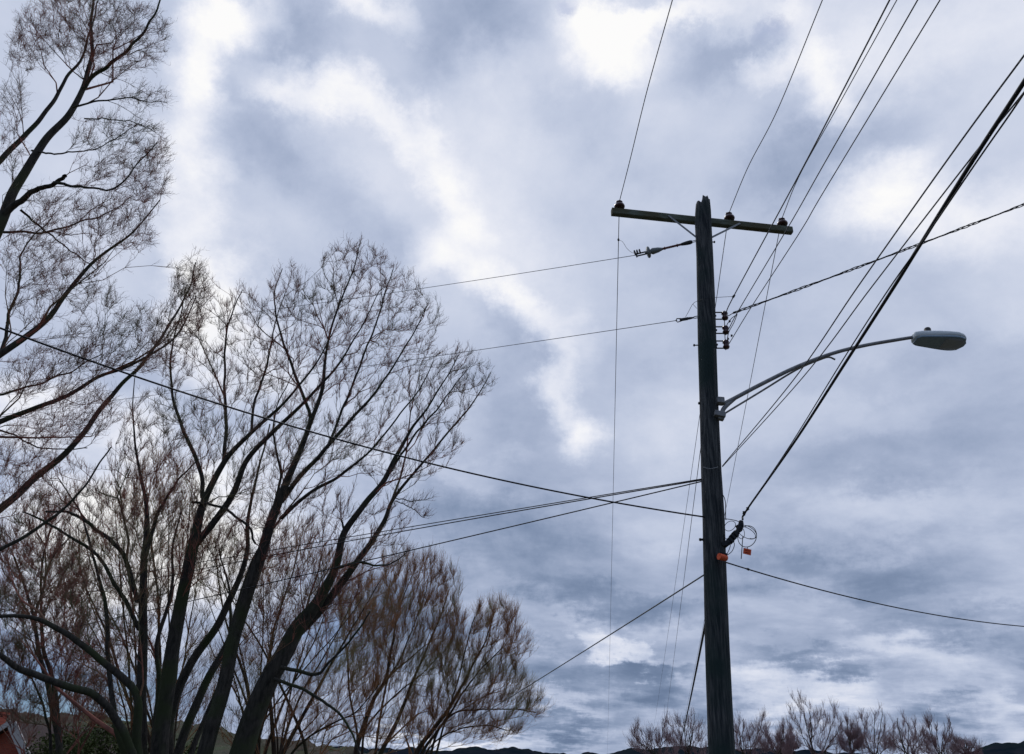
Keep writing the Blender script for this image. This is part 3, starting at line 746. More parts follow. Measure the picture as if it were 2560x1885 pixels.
# ------------------------------------------------------------------ trees
def tubes_to_mesh(name, groups, material, parent):
    """groups: {npts: [(pts(n,3), rad(n))]} -> one mesh of tapered tubes"""
    V, Fc, off = [], [], 0; o_ = np.array(origin_of(parent))
    for (n, sides), lst in groups.items():
        Pn = np.array([g[0] for g in lst], dtype=np.float64); Rn = np.array([g[1] for g in lst], dtype=np.float64)
        T = np.empty_like(Pn); T[:, 1:-1] = Pn[:, 2:] - Pn[:, :-2]; T[:, 0] = Pn[:, 1] - Pn[:, 0]; T[:, -1] = Pn[:, -1] - Pn[:, -2]
        T /= np.linalg.norm(T, axis=2, keepdims=True) + 1e-9
        ref = np.where(np.abs(T[:, :1, 1:2]) > .8, np.array([[[1., 0, 0]]]), np.array([[[0, 1., 0]]]))
        ref = np.broadcast_to(ref, T.shape)
        u = np.cross(T, ref); u /= np.linalg.norm(u, axis=2, keepdims=True) + 1e-9; w = np.cross(T, u)
        a = 2 * np.pi * np.arange(sides) / sides
        vv = Pn[:, :, None, :] + Rn[:, :, None, None] * (u[:, :, None, :] * np.cos(a)[None, None, :, None] + w[:, :, None, :] * np.sin(a)[None, None, :, None])
        m_ = len(lst); V.append(vv.reshape(-1, 3))
        i = np.arange(m_)[:, None, None] * n * sides; j = np.arange(n - 1)[None, :, None] * sides; k = np.arange(sides)[None, None, :]; k2 = (k + 1) % sides
        A = i + j + k; Bq = i + j + k2
        q = np.stack([A, Bq, Bq + sides, A + sides], axis=-1).reshape(-1, 4) + off
        Fc.append(q); off += m_ * n * sides
    V = np.concatenate(V) - o_; Fc = np.concatenate(Fc)
    me = bpy.data.meshes.new(name); me.vertices.add(len(V)); me.vertices.foreach_set('co', V.astype(np.float32).ravel())
    me.loops.add(Fc.size); me.loops.foreach_set('vertex_index', Fc.astype(np.int32).ravel())
    me.polygons.add(len(Fc)); me.polygons.foreach_set('loop_start', np.arange(0, Fc.size, 4, dtype=np.int32))
    me.polygons.foreach_set('use_smooth', np.ones(len(Fc), bool))
    me.materials.append(material); me.update(calc_edges=True)
    ob = bpy.data.objects.new(name, me); C.objects.link(ob); ob.parent = parent; return ob

def hermite(p0, t0, p1, t1, n):
    s = np.linspace(0, 1, n)[:, None]
    return (2*s**3-3*s**2+1)*p0 + (s**3-2*s**2+s)*t0 + (-2*s**3+3*s**2)*p1 + (s**3-s**2)*t1

class Tree:
    def __init__(s, name, label, Y, base_px, group='bare trees', cat='tree', mats=('bark', 'twig'), seed=1, slim=1.0):
        s.slim = slim; s.Y = Y; s.rng = np.random.default_rng(seed); b = P(base_px[0] * K, base_px[1] * K, Y)
        s.base = np.array([b.x, Y, 0.]); s.root = thing(name, label, cat, (b.x, Y, 0), group); s.mats = mats
        s.trunk = {}; s.crown = {}; s.np_, s.nt, s.nr, s.ns = [], [], [], []
    def add(s, d, pts, rad, sides):
        d.setdefault((len(pts), sides), []).append((pts, rad))
    def nodes(s, pts, rad, kind):
        t = np.gradient(pts, axis=0); t /= np.linalg.norm(t, axis=1, keepdims=True) + 1e-9
        s.np_.append(pts); s.nt.append(t); s.nr.append(rad)
    def stem(s, pl, w0, w1, dy0=0., dy1=0., ground=False, wob=.010):
        n0 = len(pl); pts = []; ws = w0 if isinstance(w0, (list, tuple)) else None
        for i, (x, y) in enumerate(pl):
            t = i / (n0 - 1); pts.append(P(x * K, y * K, s.Y + dy0 + (dy1 - dy0) * t))
        if ground:
            f = pts[0]; q = Vector((float(s.base[0]) * .75 + f.x * .25, float(s.base[1]) + (f.y - float(s.base[1])) * .3, -.1)); 
            if f.z > .4: pts = [q] + ([Vector((q.x * .5 + f.x * .5, q.y * .5 + f.y * .5, f.z * .5))] if f.z > 1.5 else []) + pts
        p = np.array([list(v) for v in spline(pts, 7)])
        L_ = np.concatenate([[0], np.cumsum(np.linalg.norm(np.diff(p, axis=0), axis=1))]); L_ /= L_[-1]
        for ax_ in range(3):
            ph = s.rng.uniform(0, 6.28, 3); p[:, ax_] += wob * (np.sin(L_ * 17 + ph[0]) + .6 * np.sin(L_ * 37 + ph[1]) + .3 * np.sin(L_ * 71 + ph[2])) * np.minimum(1, L_ * 5)
        dpt = np.array([max(3.0, depth(q_)) for q_ in p]) * s.slim
        if ws:
            full = list(np.interp(np.linspace(0, 1, n0), np.linspace(0, 1, len(ws)), ws)); full = [full[0] * 1.15] * (len(pts) - n0) + full
            rad = np.interp(np.linspace(0, 1, len(p)), np.linspace(0, 1, len(full)), full) * K / 2 / FPX * dpt
            s.add(s.trunk, p, rad, 10); s.nodes(p, rad, 0); return
        ex_ = 1.55 if w0 > 30 else 1.3
        rad = (w0 * (1 - L_) ** ex_ + w1 * (1 - (1 - L_) ** ex_)) * K / 2 / FPX * dpt
        s.add(s.trunk, p, rad, 9); s.nodes(p, rad, 0)
    def _cat(s):
        s.NP = np.concatenate(s.np_); s.NT = np.concatenate(s.nt); s.NR = np.concatenate(s.nr)
    def sample(s, clumps, n, sp=.9):
        w = np.array([c[2] * c[3] * (c[4] if len(c) > 4 else 1) for c in clumps], float); w /= w.sum()
        out_ = []
        for i in s.rng.choice(len(clumps), n, p=w):
            c = clumps[i]; r_ = s.rng.uniform(0, 1) ** .55; th = s.rng.uniform(0, 6.283)
            dpx = c[2] * K / FPX * s.Y
            lim = math.sqrt(max(0, 1 - r_ * r_))
            Yp = s.Y + s.rng.uniform(-1, 1) * (dpx * .9 + .3) * sp
            out_.append(np.array(P((c[0] + c[2] * r_ * math.cos(th)) * K, (c[1] + c[3] * r_ * math.sin(th)) * K, Yp)))
        return np.array(out_)
    def fill(s, clumps, thr, ncand=5000, kr=.0085, rmin=.0024, up=.35, wob=.035, pang=2.6, npts=6, maxn=6000, maxlen=4.5, wav=1.0):
        """branches grown one by one, each reaching for the emptiest spot of the crown from the limb that leads there best"""
        rg = s.rng; T = s.sample(clumps, ncand).astype(np.float32)
        wts = np.ones(ncand, np.float32)
        s._cat(); NP_ = np.zeros((len(s.NP) + maxn * npts, 3), np.float32); NT_ = NP_.copy(); NR_ = np.zeros(len(NP_), np.float32)
        m_ = len(s.NP); NP_[:m_] = s.NP; NT_[:m_] = s.NT; NR_[:m_] = s.NR
        D2 = np.full(ncand, 1e9, np.float32)
        for k in range(0, m_, 200):
            D2 = np.minimum(D2, np.min(np.sum((T[:, None] - NP_[None, k:min(k + 200, m_)]) ** 2, 2), 1))
        thr2 = thr * thr * rg.uniform(.6, 1.6, ncand).astype(np.float32); cnt = 0
        far_first = D2 / thr2
        while cnt < maxn:
            i = int(np.argmax(far_first))
            if far_first[i] < 1: break
            t = T[i]; v = t - NP_[:m_]; d = np.sqrt(np.einsum('ij,ij->i', v, v)) + 1e-6
            ca = np.einsum('ij,ij->i', v, NT_[:m_]) / d
            cost = d * (1 + pang * (1 - ca)) + np.where(v[:, 2] < 0, 1.0 * d, 0) + np.where(NR_[:m_] < rmin * 1.5, .6 * d, 0)
            k = int(np.argmin(cost)); L_ = float(d[k])
            far_first[i] = 0
            if L_ > maxlen: continue
            dirv = v[k] / L_
            a0 = NT_[k] * .45 + dirv * .55 + rg.normal(0, .08, 3); a1 = dirv + np.array([0, 0, up]) + rg.normal(0, .12, 3)
            n_ = npts
            p = hermite(NP_[k].astype(float), a0 * L_, t.astype(float), a1 * L_ * .8, n_)
            p[1:] += rg.normal(0, wob * L_ * wav / 2, (n_ - 1, 3))
            r0 = max(rmin, min(float(NR_[k]) * .72, kr * L_ ** 1.15)); rad = np.linspace(r0, rmin * .8, n_)
            s.add(s.crown, p, rad, 5 if r0 > .01 else 4)
            s.nodes(p[1:], rad[1:], 1)
            tt = s.nt[-1]; NP_[m_:m_ + n_ - 1] = p[1:]; NT_[m_:m_ + n_ - 1] = tt; NR_[m_:m_ + n_ - 1] = rad[1:]; m_ += n_ - 1
            dn = np.min(np.sum((T[:, None] - p[None, 1:].astype(np.float32)) ** 2, 2), 1)
            D2 = np.minimum(D2, dn); far_first = np.minimum(far_first, D2 / thr2); cnt += 1
        print(s.root.name, 'branches', cnt)
    def twigs(s, n, ln, r, rmax=.02, fork=2, up=.35, npts=5, curl=.25, spread=.55, tipbias=True, box=None):
        s._cat(); idx = np.where((s.NR < rmax))[0]
        if box is not None: pass
        pick = s.rng.choice(idx, n); rg = s.rng
        p = s.NP[pick]; t = s.NT[pick]
        for lev in range(fork):
            m_ = len(p)
            d = t + rg.normal(0, spread, (m_, 3)) + np.array([0, 0, up]); d /= np.linalg.norm(d, axis=1, keepdims=True)
            Ls = ln * rg.uniform(.5, 1.3, m_) * (.62 ** lev)
            pts_ = [p]; cur = p.copy(); dd = d.copy()
            for k in range(npts - 1):
                dd = dd + rg.normal(0, curl, (m_, 3)) + np.array([0, 0, .08]); dd /= np.linalg.norm(dd, axis=1, keepdims=True)
                cur = cur + dd * (Ls / (npts - 1))[:, None]; pts_.append(cur)
            A = np.stack(pts_, 1); rd_ = r * (.8 ** lev)
            rad = np.linspace(rd_, rd_ * .45, npts)
            lst = s.crown.setdefault((npts, 3), [])
            for i in range(m_): lst.append((A[i], rad))
            # next level starts from random points of these
            if lev < fork - 1:
                rep = 2; sel = rg.integers(0, m_, m_ * rep); kk = rg.integers(1, npts, m_ * rep)
                p = A[sel, kk]; t = A[sel, kk] - A[sel, kk - 1]; t /= np.linalg.norm(t, axis=1, keepdims=True) + 1e-9
    def finish(s):
        if s.trunk: tubes_to_mesh('trunk', s.trunk, M[s.mats[0]], s.root)
        tubes_to_mesh('crown', s.crown, M[s.mats[1]], s.root)

# --- tree A: near, overhanging from the left edge
A = Tree('overhanging_tree', 'large bare tree leaning in from the left edge, its limbs reaching the top corner', 9.5, (-330, 1700), seed=3, slim=.78, mats=('bark', 'twig'))
A.stem([(-330,1600),(-320,1300),(-290,1000),(-230,800),(-150,660),(-60,580)], 120, 34, 0, 0, True)
A.stem([(-60,600),(-12,520),(22,440),(60,370),(95,310),(148,255),(183,190),(203,120),(199,60),(208,-40),(215,-120)], 34, 3, 0, .4)
A.stem([(183,195),(205,165),(245,138),(285,105),(320,60),(350,10),(370,-60)], 12, 3, 0, -.5, wob=.012)
A.stem([(-150,470),(-60,400),(0,350),(60,290),(110,235),(142,175),(180,125),(200,60),(215,0)], 20, 3, .5, 1.0)
A.stem([(-5,500),(30,450),(85,415),(128,398),(145,386)], 22, 10, .1, -.3)
A.stem([(118,400),(170,408),(232,415),(280,390),(312,345),(345,310)], 9, 2.5, -.3, -.9, wob=.012)
A.stem([(70,330),(100,335),(150,335),(210,325),(260,300),(300,270)], 6, 2, .2, -.4, wob=.012)
A.stem([(-60,520),(0,508),(90,510),(170,488),(230,470),(290,430)], 9, 2.5, .3, 1.1, wob=.012)
A.stem([(45,460),(80,490),(130,530),(170,560),(210,590)], 7, 2.5, .2, .8, wob=.01)
A.stem([(-220,930),(-100,850),(0,778),(60,735),(110,690),(150,640),(190,590),(240,545),(300,500),(350,440)], 28, 3, -.3, .3)
A.stem([(-60,830),(0,770),(18,700),(38,640),(45,570),(70,520),(110,480)], 12, 3, 0, .5)
A.stem([(-260,1010),(-120,970),(0,925),(90,890),(165,855),(220,825),(290,800),(350,765),(400,715),(430,650)], 22, 3, -.2, .8)
A.stem([(-200,920),(-80,880),(0,863),(60,850),(115,828),(175,805),(220,775)], 12, 3, .3, .9, wob=.015)
A.stem([(-280,1330),(-140,1220),(0,1118),(70,1055),(150,985),(210,910),(260,850),(320,790),(370,710),(410,640),(430,575)], 30, 3, .4, 1.2)
A.stem([(-260,1350),(-100,1270),(0,1205),(80,1160),(170,1085),(210,1030),(240,980)], 18, 4, .8, 1.6)
A.stem([(-250,950),(-100,945),(0,945),(60,970),(130,985),(190,985)], 9, 3, .4, .6, wob=.015)
A.stem([(185,260),(250,262),(300,270),(340,290)], 4, 2, 0, -.3, wob=.01)
A.stem([(160,235),(215,222),(280,215),(320,222),(365,225)], 6, 2, 0, -.4, wob=.015)
CA = [(190,50,110,70,1.3),(95,60,60,60,1.4),(250,90,80,70,1),(320,80,50,70,.8),(55,110,45,40,.8),(310,210,55,30,.4),(300,330,70,70,1.0),(330,390,40,60,.9),(230,290,60,40,.5),(240,370,60,50,.5),(250,480,80,60,1.5),(300,500,40,50,1),(120,470,60,60,1.1),(60,560,60,70,1.1),(150,590,80,50,.9),(25,230,30,60,1),(25,330,25,50,.6),(200,650,60,35,.6),(70,660,60,40,.7),(60,830,50,40,.7),(120,800,70,45,.8),(215,760,80,55,1.2),(300,720,50,50,.8),(420,620,40,50,1.2),(400,700,50,60,1.1),(60,1000,60,60,.9),(180,900,80,60,.9),(330,760,60,60,1),(110,950,80,40,.7),(25,1060,30,60,1.5)]
A.fill(CA, .17, 12000, kr=.0085, rmin=.0024, up=.15, wob=.07, maxn=6000, pang=3.2)
A.twigs(15000, .15, .0021, rmax=.007, fork=2, spread=.5, curl=.24, up=.2)
A.finish()

# --- tree B: the large many-stemmed tree
Bt = Tree('multi_stemmed_tree', 'tallest wide bare tree with many thick dark stems fanning out from lower left', 14.5, (430, 1760), seed=5, slim=.93, mats=('bark', 'twig'))
Bt.stem([(310,1652),(313,1427),(315,1226),(323,1126),(303,1016),(290,901),(296,830)], [27,22,15,10,6,3,2], 0, .3, .6, True)
Bt.stem([(350,1652),(375,1452),(400,1301),(425,1191),(445,1106),(490,1016),(551,946),(625,880),(690,800),(740,710)], [40,34,29,25,17,13,9,6,4,2], 0, 0, -.5, True)
Bt.stem([(424,1200),(500,1101),(546,1001),(626,921),(672,876),(740,800),(790,720),(830,640)], [17,15,12,9,7,5,3,2], 0, -.1, -.9)
Bt.stem([(443,1090),(440,1035),(400,936),(376,856),(378,760),(405,650)], [10,10,8,6,4,2], 0, 0, .6)
Bt.stem([(490,1016),(495,926),(493,851),(493,760),(510,680),(530,635)], [9,8,6,5,3,2], 0, -.2, .7)
Bt.stem([(551,946),(558,880),(585,801),(600,720),(625,640)], [7,6,5,3,2], 0, -.3, .6)
Bt.stem([(450,1652),(485,1527),(511,1402),(546,1286),(576,1201),(606,1116),(646,1016),(681,926),(705,851),(714,770),(740,680),(775,590),(790,530)], [38,35,32,30,26,22,15,11,9,6,4.5,3,1.5], 0, -.2, -.4, True)
Bt.stem([(616,1100),(665,1035),(720,975),(780,910),(835,840),(890,760),(935,670)], [13,11,9,7,5,3.5,2], 0, -.2, -1.1)
Bt.stem([(720,975),(750,900),(785,810),(820,720),(845,640),(862,590)], [7,6,5,4,3,2], 0, -.5, -.2)
Bt.stem([(616,1136),(676,1081),(741,1046),(801,996),(860,930),(920,850),(950,790)], [10,8,7,5,4,3,2], 0, -.3, -1.4)
Bt.stem([(576,1201),(600,1106),(616,1036),(600,966),(605,900),(640,820)], [8,7,6,4.5,3,2], 0, -.3, .2)
Bt.stem([(672,945),(678,905),(650,830),(618,740),(600,650),(620,590)], [7,8,7,5,3,2], 0, -.3, .5)
Bt.stem([(525,1652),(575,1527),(646,1391),(696,1316),(731,1241),(756,1166),(801,1106),(851,1041),(896,946),(926,901),(970,840),(1005,780)], [58,50,40,28,19,16,14,12,7,5,3.5,2], 0, 0, -.6, True, wob=.02)
Bt.stem([(640,1400),(690,1350),(726,1306),(786,1226),(841,1146),(863,1091),(916,1026),(1001,926),(1045,870),(1075,815)], [24,22,20,15,11,8,6,4,3,1.5], 0, .15, .2)
Bt.stem([(851,1041),(900,965),(950,905),(985,860),(1030,800)], [6,5,4,3,1.5], 0, -.3, -.9)
Bt.stem([(757,1172),(751,1150),(749,1138)], [7,5,3], 0, -.3, -.4, wob=.004)
Bt.stem([(863,1091),(905,1098),(946,1092)], [2.5,2,1], 0, -.1, -.5, wob=.012)
Bt.stem([(868,1098),(905,1115),(925,1132),(940,1130)], [2.5,2,1.5,1], 0, -.1, -.6, wob=.012)
Bt.stem([(370,1577),(420,1452),(480,1366),(520,1276),(540,1206),(545,1126),(570,1020),(590,930)], [22,20,18,14,11,8,5,3], 0, .7, 1.5, True)
Bt.stem([(390,1652),(450,1502),(500,1402),(530,1301),(560,1220),(610,1140),(660,1080)], [22,19,16,12,8,5,3], 0, .5, 1.2, True)
Bt.stem([(420,1652),(455,1560),(490,1470),(505,1380),(500,1290),(480,1200)], [14,12,10,8,5,3], 0, .9, 1.9, True)
Bt.stem([(335,1652),(350,1500),(345,1400),(375,1300),(380,1200),(395,1120)], [15,12,10,8,5,3], 0, .8, 1.6, True)
Bt.stem([(420,1100),(480,1110),(540,1150),(560,1190)], [6,6,6,5], 0, -.3, -.5)
Bt.stem([(300,1640),(300,1527),(240,1462),(150,1391),(75,1356),(0,1351),(-60,1356)], [22,18,16,13,10,8,7], 0, -.3, -1.2, True)
Bt.stem([(290,1650),(250,1567),(200,1522),(130,1497),(50,1467),(0,1437),(-80,1400)], [20,18,17,16,14,12,10], 0, -.5, -2.0, True)
Bt.stem([(256,1600),(240,1480),(232,1330),(205,1230),(180,1130),(130,1050)], [13,11,9,6,4,2.5], 0, -.4, .4, True)
Bt.stem([(302,1320),(270,1216),(200,1151),(155,1126),(100,1120)], [12,10,8,6,4], 0, .2, -.5)
Bt.stem([(305,1380),(260,1291),(200,1206),(100,1146),(50,1120)], [11,9,7,5,3], 0, .1, -.8)
Bt.stem([(315,1240),(345,1130),(385,1060),(430,1010)], [9,8,5,3], 0, .4, 1.0)
Bt.stem([(616,1462),(691,1477),(726,1447),(781,1387),(810,1340)], [9,8,6,5,3], 0, -.3, -.7)
Bt.stem([(601,1487),(676,1517),(741,1562),(771,1607),(790,1660)], [8,7,6,5,4], 0, -.3, -.6)
Bt.stem([(735,1245),(790,1232),(840,1240),(890,1215)], [8,6,4,2], 0, -.3, -.5)
CB = [(780,590,70,60,1.2),(740,620,50,70,1),(860,640,70,55,1),(920,700,45,80,1.1),(840,700,70,60,1.1),(700,690,80,70,1),(630,640,45,60,1),(620,720,70,60,1),(530,700,50,70,1),(500,780,60,60,.8),(1000,800,55,40,1.3),(1045,830,38,40,1.3),(970,880,70,60,1.1),(880,830,70,70,.9),(770,790,90,80,1),(640,820,90,80,1),(520,880,80,80,.8),(420,650,45,70,1),(390,760,60,70,1),(960,960,60,50,.9),(900,1000,70,60,.9),(800,960,90,80,.9),(690,980,80,80,1),(580,1010,90,80,1),(430,950,80,80,1),(340,930,70,70,1),(300,1020,70,60,1),(350,1100,100,90,1.4),(460,1150,90,100,1),(600,1150,90,90,1),(720,1130,80,70,.8),(850,1120,50,60,.7),(230,1130,90,80,1.1),(180,1240,90,80,1),(110,1330,90,60,.9),(300,1250,80,80,1),(220,1400,80,60,.8),(640,1300,90,90,.9),(730,1280,60,80,.8),(840,1200,60,50,.8),(130,1060,70,60,.9),(40,1250,50,70,.9)]
Bt.fill(CB, .24, 20000, kr=.0115, rmin=.0036, up=.35, wob=.06, maxn=8000, pang=3.6)
Bt.twigs(25000, .18, .0028, rmax=.010, fork=2, spread=.42, curl=.18, up=.45)
Bt.finish()

# --- tree behind B, fills the centre (browner, finer)
Ct = Tree('bare_tree', 'thin stemmed brownish bare tree half hidden behind the thick dark stems', 22, (600, 1760), seed=8, mats=('bark2', 'twig2'))
for pl, w in (([(600,1652),(590,1500),(600,1380),(640,1260),(660,1180)], 14), ([(620,1652),(680,1540),(740,1430),(800,1330),(840,1260)], 14), ([(560,1652),(540,1500),(500,1380),(480,1280),(470,1180)], 12), ([(640,1652),(700,1600),(780,1560),(830,1500)], 9), ([(580,1652),(640,1500),(700,1380),(730,1290)], 9)):
    Ct.stem(pl, w, 2, 0, RNG.uniform(-1, 1), True)
CC_ = [(640,1230,80,80,1),(740,1300,80,90,1),(560,1300,80,90,1),(480,1240,70,80,1),(680,1420,100,90,.9),(820,1340,60,80,.9),(560,1450,90,80,.7),(770,1500,80,70,.7),(640,1560,100,60,.8),(520,1570,60,60,.7),(850,1600,80,40,.6),(740,1590,80,40,.8)]
for k_ in range(12):
    x0 = RNG.uniform(540, 680); ex = RNG.uniform(430, 860); ey = RNG.uniform(1180, 1400)
    Ct.stem([(x0, 1652), (x0 * .7 + ex * .3, 1652 * .62 + ey * .38), (x0 * .25 + ex * .75, 1652 * .25 + ey * .75), (ex, ey)], RNG.uniform(5, 10), 1.5, RNG.uniform(-.5, .5), RNG.uniform(-1.5, 1.5), True)
Ct.fill(CC_, .30, 8500, kr=.0125, rmin=0.0042, up=0.5, wob=.05, maxn=4000, pang=3.4)
Ct.twigs(8500, 0.36, 0.0036, rmax=.01, fork=2, spread=0.4, curl=.15, up=0.5)
Ct.finish()
Ht = Tree('bare_tree', 'yellowish brown bare tree behind the left vertical stem of the thick stemmed tree', 21, (330, 1760), seed=18, mats=('bark2', 'twig2'))
for pl, w in (([(340,1652),(350,1450),(345,1300),(330,1180),(320,1060)], 12), ([(360,1652),(385,1480),(395,1300),(410,1180),(420,1080)], 10), ([(320,1652),(270,1500),(230,1380),(180,1260),(170,1150)], 12), ([(330,1652),(300,1480),(290,1320),(270,1200)], 9)):
    Ht.stem(pl, w, 2, 0, RNG.uniform(-1, 1), True)
CH_ = [(350,1080,80,80,1.2),(400,1150,70,90,1),(280,1150,70,90,1),(190,1250,80,90,.9),(330,1250,90,90,1),(260,1380,90,80,.8),(400,1350,60,90,.7),(180,1400,60,60,.6),(250,1510,120,60,.5),(410,1500,80,90,.5),(330,1560,100,40,.3)]
for k_ in range(10):
    x0 = RNG.uniform(290, 380); ex = RNG.uniform(130, 470); ey = RNG.uniform(1080, 1300)
    Ht.stem([(x0, 1652), (x0 * .7 + ex * .3, 1652 * .62 + ey * .38), (x0 * .25 + ex * .75, 1652 * .25 + ey * .75), (ex, ey)], RNG.uniform(4, 9), 1.5, RNG.uniform(-.5, .5), RNG.uniform(-1.5, 1.5), True)
Ht.fill(CH_, .29, 8500, kr=.0125, rmin=0.0042, up=0.5, wob=.05, maxn=4000, pang=3.4)
Ht.twigs(7500, 0.34, 0.0036, rmax=.01, fork=2, spread=0.4, curl=.15, up=0.5)
Ht.finish()

# --- tree D: small tree at far left
Dt = Tree('bare_tree', 'slender twin stemmed bare tree near the lower left corner by the brick house', 18, (130, 1760), seed=9, mats=('bark', 'twig'))
Dt.stem([(131,1652),(125,1590),(103,1499),(87,1440),(75,1352),(50,1280),(31,1220)], 20, 4, 0, .3, True)
Dt.stem([(128,1600),(118,1500),(95,1420),(90,1320),(92,1240),(110,1160)], 12, 3, .2, .8)
Dt.stem([(112,1652),(98,1560),(70,1490),(40,1470)], 12, 3, .1, -.3, True)
Dt.stem([(75,1352),(95,1290),(110,1230),(150,1180)], 7, 3, 0, -.4)
CD = [(60,1200,70,60,1),(120,1260,70,60,1),(50,1320,60,60,1),(130,1350,60,60,.9),(60,1420,60,50,.9),(150,1440,60,50,.8),(30,1480,40,40,.8),(180,1580,40,30,.4),(60,1545,70,40,.5),(190,1520,60,50,.6),(100,1130,60,50,.9)]
Dt.fill(CD, .27, 6800, kr=.0125, rmin=0.0042, up=0.3, wob=.05, maxn=4000, pang=3.4)
Dt.twigs(6500, 0.3, 0.0036, rmax=.01, fork=2, spread=0.4, curl=.15, up=0.3)
Dt.finish()

# --- tree C: the rounded trees right of the big one
Et = Tree('bare_tree', 'rounded rusty tinged bare tree with upright shoots, between the big tree and the open sky', 24, (800, 1740), seed=12, mats=('bark2', 'twig2'))
for pl, w in (([(780,1652),(795,1594),(818,1535),(846,1488),(858,1418),(873,1340),(904,1262)], 18), ([(783,1610),(768,1535),(762,1450),(766,1400),(779,1350)], 9), ([(834,1652),(873,1574),(904,1496),(936,1418),(967,1347),(985,1290)], 15), ([(846,1500),(880,1440),(910,1360),(935,1290)], 8), ([(800,1600),(860,1530),(920,1480),(960,1440)], 8)):
    Et.stem(pl, w, 2, 0, RNG.uniform(-1, 1), True)
CE = [(930,1275,55,55,1.5),(880,1290,50,60,1.3),(980,1310,30,60,1.3),(930,1360,75,60,1.4),(850,1370,60,60,1),(970,1400,40,50,1.1),(800,1380,50,70,.9),(880,1450,80,50,.8),(820,1480,60,50,.7),(940,1470,50,50,.7),(870,1230,35,30,.7),(770,1320,40,50,.8)]
Et.fill(CE, .29, 9350, kr=.0125, rmin=0.0042, up=0.9, wob=.05, maxn=4000, pang=3.4)
Et.twigs(7500, 0.36, 0.0036, rmax=.01, fork=2, spread=0.28, curl=.15, up=0.9)
Et.finish()
Ft = Tree('bare_tree', 'lowest rounded bare tree left of the pole, its low limbs trailing right', 25, (900, 1740), seed=14, mats=('bark2', 'twig2'))
for pl, w in (([(912,1652),(951,1597),(982,1554),(1006,1515),(1037,1457),(1064,1402),(1084,1340)], 17), ([(925,1652),(975,1580),(1020,1510),(1060,1460),(1100,1420)], 11), ([(960,1600),(1000,1562),(1040,1556),(1092,1553),(1140,1556),(1175,1562)], 8), ([(940,1640),(1000,1600),(1060,1590),(1110,1600)], 6), ([(985,1550),(1010,1470),(1025,1400),(1040,1350)], 7)):
    Ft.stem(pl, w, 2, 0, RNG.uniform(-1, 1), True)
CF = [(1085,1365,50,45,1.5),(1120,1420,35,50,1.3),(1040,1400,50,50,1.2),(1090,1460,50,40,.9),(1000,1440,50,50,.9),(1030,1500,60,40,.7),(1100,1540,60,25,.9),(1160,1550,35,25,1),(1080,1600,60,22,.7),(990,1560,60,50,.7),(1130,1510,40,25,.5),(930,1560,60,50,.7)]
Ft.fill(CF, .30, 8500, kr=.0125, rmin=0.0042, up=0.6, wob=.05, maxn=4000, pang=3.4)
Ft.twigs(7500, 0.36, 0.0036, rmax=.01, fork=2, spread=0.34, curl=.15, up=0.6)
Ft.finish()

# --- small far trees along the bottom right
far = [(1868,1700,[(1868,1630,26,22),(1862,1612,9,24)],'small low far bare tree between the tallest one and its right neighbour'),
       (2120,1700,[(2118,1644,30,16),(2110,1634,10,18)],'tiny far bare tree, last of the row near the right hill'),
       (1735,1700,[(1728,1640,26,20),(1735,1625,8,24)],'small low far bare tree tucked left of the tallest one'),
       (1440,1700,[(1420,1628,42,22),(1400,1618,12,26),(1458,1612,14,38),(1440,1640,50,18)],'leftmost far bare tree, a low spiky crown left of the thick hanging cable'),
       (1505,1700,[(1490,1612,30,36),(1525,1620,30,34),(1515,1600,12,36)],'far bare tree directly behind the base of the pole, on its left side'),
       (1630,1700,[(1630,1622,46,30),(1672,1600,12,34),(1618,1605,14,30),(1650,1640,40,20)],'far bare tree just right of the pole base'),
       (1790,1700,[(1748,1582,22,54),(1785,1590,34,48),(1772,1570,14,28),(1830,1592,20,46),(1812,1620,50,34)],'tallest far bare tree along the bottom right edge'),
       (1915,1700,[(1893,1606,20,42),(1928,1592,14,40),(1950,1615,26,34),(1915,1632,54,24)],'far bare tree just right of the tallest one'),
       (1990,1700,[(1978,1604,14,36),(2005,1618,30,34),(1985,1636,54,20)],'far bare tree below the lamp head'),
       (2062,1700,[(2040,1612,16,38),(2078,1622,14,38),(2060,1638,50,20)],'rightmost far bare tree at the bottom edge'),
       (1705,1700,[(1702,1632,40,22),(1716,1622,10,26)],'lowest far bare tree between two taller ones right of the pole')]
for i, (bx, by, cl_, lb) in enumerate(far):
    Yf = 42 + (i * 7) % 10
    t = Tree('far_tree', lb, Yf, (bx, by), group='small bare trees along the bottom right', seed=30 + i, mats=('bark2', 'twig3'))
    for k in range(9):
        c = cl_[k % len(cl_)]; ex = c[0] + RNG.uniform(-.9, .9) * c[2]; ey = c[1] - c[3] * RNG.uniform(-.2, 1.1)
        t.stem([(bx + (k - 1.5) * 4, 1675), (bx + (ex - bx) * .35, 1645), (bx + (ex - bx) * .75, 1645 + (ey - 1645) * .55), (ex, ey)], 5, 1.2, 0, RNG.uniform(-.8, .8), True, wob=.03)
    t.fill(cl_, .42, 1400, kr=.011, rmin=.0065, up=.6, wob=.06, maxn=500)
    t.twigs(900, .42, .0058, rmax=.014, fork=2, spread=.34, curl=.15, up=.8)
    t.finish()

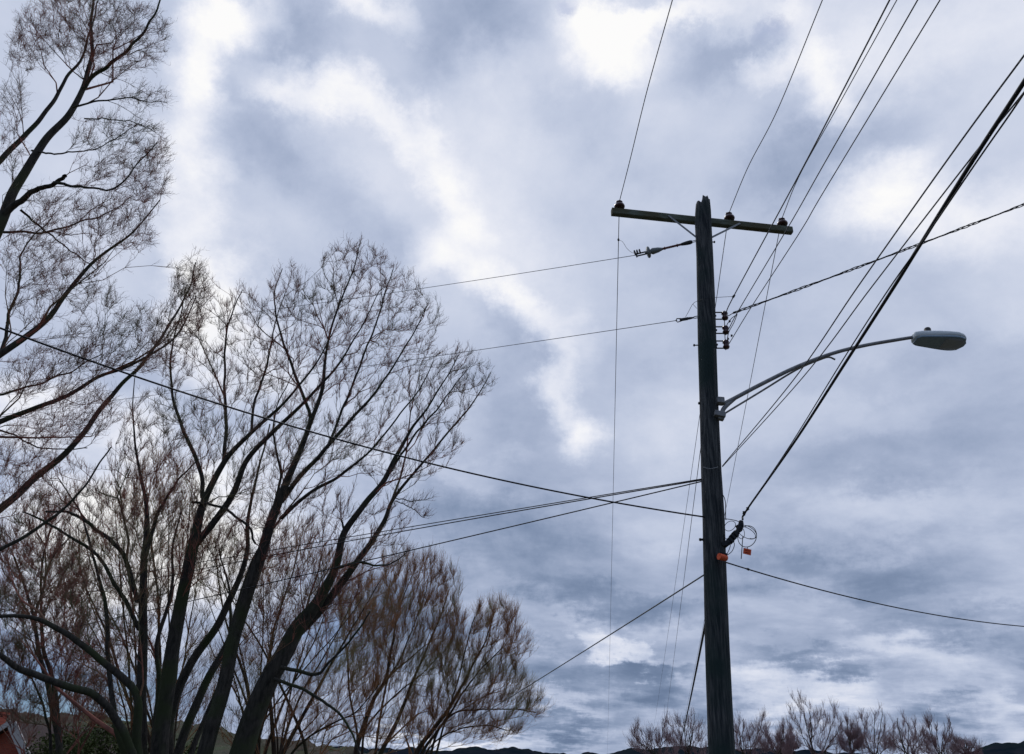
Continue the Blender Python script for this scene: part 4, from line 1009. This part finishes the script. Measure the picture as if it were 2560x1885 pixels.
# --- shrubs at the lower left, in front of the hillside
def shrub(name, label, px, py, w, h, Y, n, seed, group=None):
    rng = np.random.default_rng(seed); c = P(px, py, Y); s_ = FPX / Y * .95; rw, rh = w / s_, h / s_
    root = thing(name, label, 'shrub', (c.x, Y, 0), group)
    top = c.z; th = rng.uniform(0, 6.283, n); ph = np.arccos(rng.uniform(-.3, 1, n)); rad = rng.uniform(.35, 1, n) ** .5
    hz = max(top / 2, rh); bumps = 1 + .22 * np.sin(th * 3 + seed) * np.sin(ph * 5) + .12 * np.sin(th * 7 + 2)
    x = c.x + rw * np.sin(ph) * np.cos(th) * rad * bumps; y = Y + rw * np.sin(ph) * np.sin(th) * rad * bumps; z = np.maximum(.1, hz + (top - hz) * np.cos(ph) * rad * bumps * 1.0)
    cen = np.stack([x, y, z], 1); sz = .05 * rng.uniform(.5, 1.4, n)
    d1 = rng.normal(0, 1, (n, 3)); d1 /= np.linalg.norm(d1, axis=1, keepdims=True); d2 = np.cross(d1, rng.normal(0, 1, (n, 3))); d2 /= np.linalg.norm(d2, axis=1, keepdims=True)
    q = np.stack([cen + d1 * sz[:, None], cen + d2 * sz[:, None] * .5, cen - d1 * sz[:, None], cen - d2 * sz[:, None] * .5], 1).reshape(-1, 3) - np.array([c.x, Y, 0])
    me = bpy.data.meshes.new('foliage'); me.vertices.add(len(q)); me.vertices.foreach_set('co', q.astype(np.float32).ravel())
    me.loops.add(len(q)); me.loops.foreach_set('vertex_index', np.arange(len(q), dtype=np.int32)); me.polygons.add(n); me.polygons.foreach_set('loop_start', np.arange(0, len(q), 4, dtype=np.int32))
    me.materials.append(M['shrub']); me.update(calc_edges=True); o = bpy.data.objects.new('foliage', me); C.objects.link(o); o.parent = root
    mb = MB()
    for k in range(7):
        a = k * .9; e = Vector((c.x + rw * .6 * math.cos(a), Y + rw * .5 * math.sin(a), top * rng.uniform(.6, .9)))
        mb.tube(spline([Vector((c.x + .1 * math.cos(a), Y + .1 * math.sin(a), 0)), Vector(((c.x + e.x) / 2, (Y + e.y) / 2, e.z * .6)), e], 4), [.04, .036, .03, .026, .022, .018, .014, .01, .007], 6)
    mb.build('stem', M['bark2'], root)
GS = 'green shrubs under the bare trees'
shrub('shrub', 'olive green shrub behind the slender twin stems at lower left', 175, 1822, 70, 60, 26, 5200, 1, GS)
shrub('shrub', 'broad olive green shrub left of the thick dark stems', 285, 1800, 75, 70, 28, 6000, 2, GS)
shrub('shrub', 'low green shrub right below the thick dark stems at the bottom edge', 470, 1862, 60, 30, 27, 3600, 3, GS)
